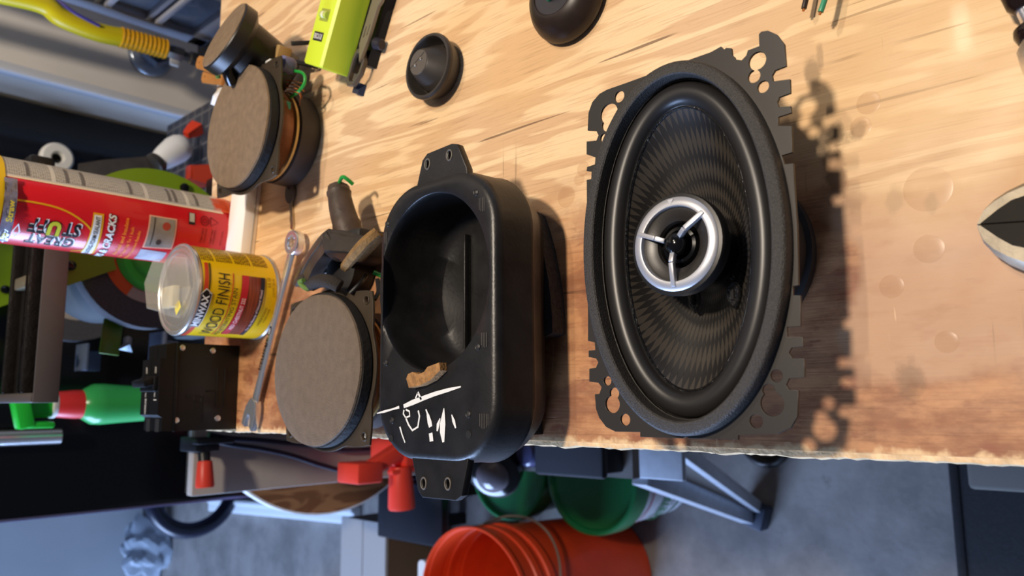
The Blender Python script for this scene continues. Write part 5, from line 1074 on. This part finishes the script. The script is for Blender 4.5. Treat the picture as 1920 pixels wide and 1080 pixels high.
cw = thing('cart_wheel', 'black rubber wheel standing on the floor behind the fridge', 'wheel', (-.265, 2.45, FZ)); CWO = (-.265, 2.45, FZ)
mesh('tire', rot(mv(torus(.135, .022, 48, 12), (0, 0, 0)), 'X', PI / 2), mat('tire_blue_black', (22, 26, 44), .3), cw).location = (0, 0, .157)
mesh('inner_rim', rot(torus(.112, .005, 40, 8), 'X', PI / 2), mat('rim_blue', (50, 60, 96), .3), cw).location = (0, 0, .157)
tbp = thing('trim_board', 'long white trim board lying on the far floor', 'board', (-.34, 2.3, FZ))
mesh('board_plank', obox((-.325, 2.2, FZ + .014), (Vector((-.045, 1, 0)).normalized(), Vector((1, .045, 0)).normalized(), Vector((0, 0, 1))), (.42, .022, .012), .002), mat('trim_white', (220, 226, 232), .4), tbp, (-.34, 2.3, FZ)); mesh('board_bead', obox((-.312, 2.2, FZ + .029), (Vector((-.045, 1, 0)).normalized(), Vector((1, .045, 0)).normalized(), Vector((0, 0, 1))), (.42, .006, .004), .001), MATS['trim_white'], tbp, (-.34, 2.3, FZ))
bgm = bmesh.new(); bmesh.ops.create_icosphere(bgm, subdivisions=4, radius=1)
rnd = random.Random(12); ph_ = [(Vector((rnd.uniform(-5, 5), rnd.uniform(-5, 5), rnd.uniform(-5, 5))), rnd.uniform(0, 6)) for _ in range(14)]
for v in bgm.verts:
    k = 1 + sum(.045 * math.sin(q.dot(v.co) * 2.2 + f_) for q, f_ in ph_); v.co = Vector((v.co.x * .11 * k, v.co.y * .035 * k, max(v.co.z * .085 * k, -.083) + .083))
bgm.verts.index_update(); g = [tuple(v.co) for v in bgm.verts], [tuple(v.index for v in f_.verts) for f_ in bgm.faces]; bgm.free()
pb = thing('plastic_bag', 'crumpled clear plastic bag on the floor against the far wall', 'plastic bag', (-.53, 2.96, FZ)); mesh('bag_body', g, mat('bag_film', (176, 188, 202), .2, trans=.4, ior=1.15), pb, sharp=14)
# round board geometry last: a disc with a white rim standing on the floor
rb.location = (.085, 1.29, FZ)
RBO = (.085, 1.29, FZ)
cz = -.500; rr_ = .270
g = orient(lathe([(rr_ - .004, -.009), (rr_ - .003, .0092), (.002, .0094)], 72), (0, -1, .0), (.062, 1.275, cz)); mesh('board_face', g, round_ply(), rb, RBO)
g = orient(lathe([(rr_ - .004, -.0095), (rr_, -.0090), (rr_, .0085), (rr_ - .0035, .0096)], 72, False, False), (0, -1, 0), (.062, 1.275, cz)); mesh('board_rim', g, mat('rim_white', (226, 226, 222), .5), rb, RBO)
mesh('board_stand', box(.02, .15, 1.27, 1.295, FZ, cz - rr_ + .01, .003), mat('stand_wood', (120, 90, 64), .7), rb, RBO)
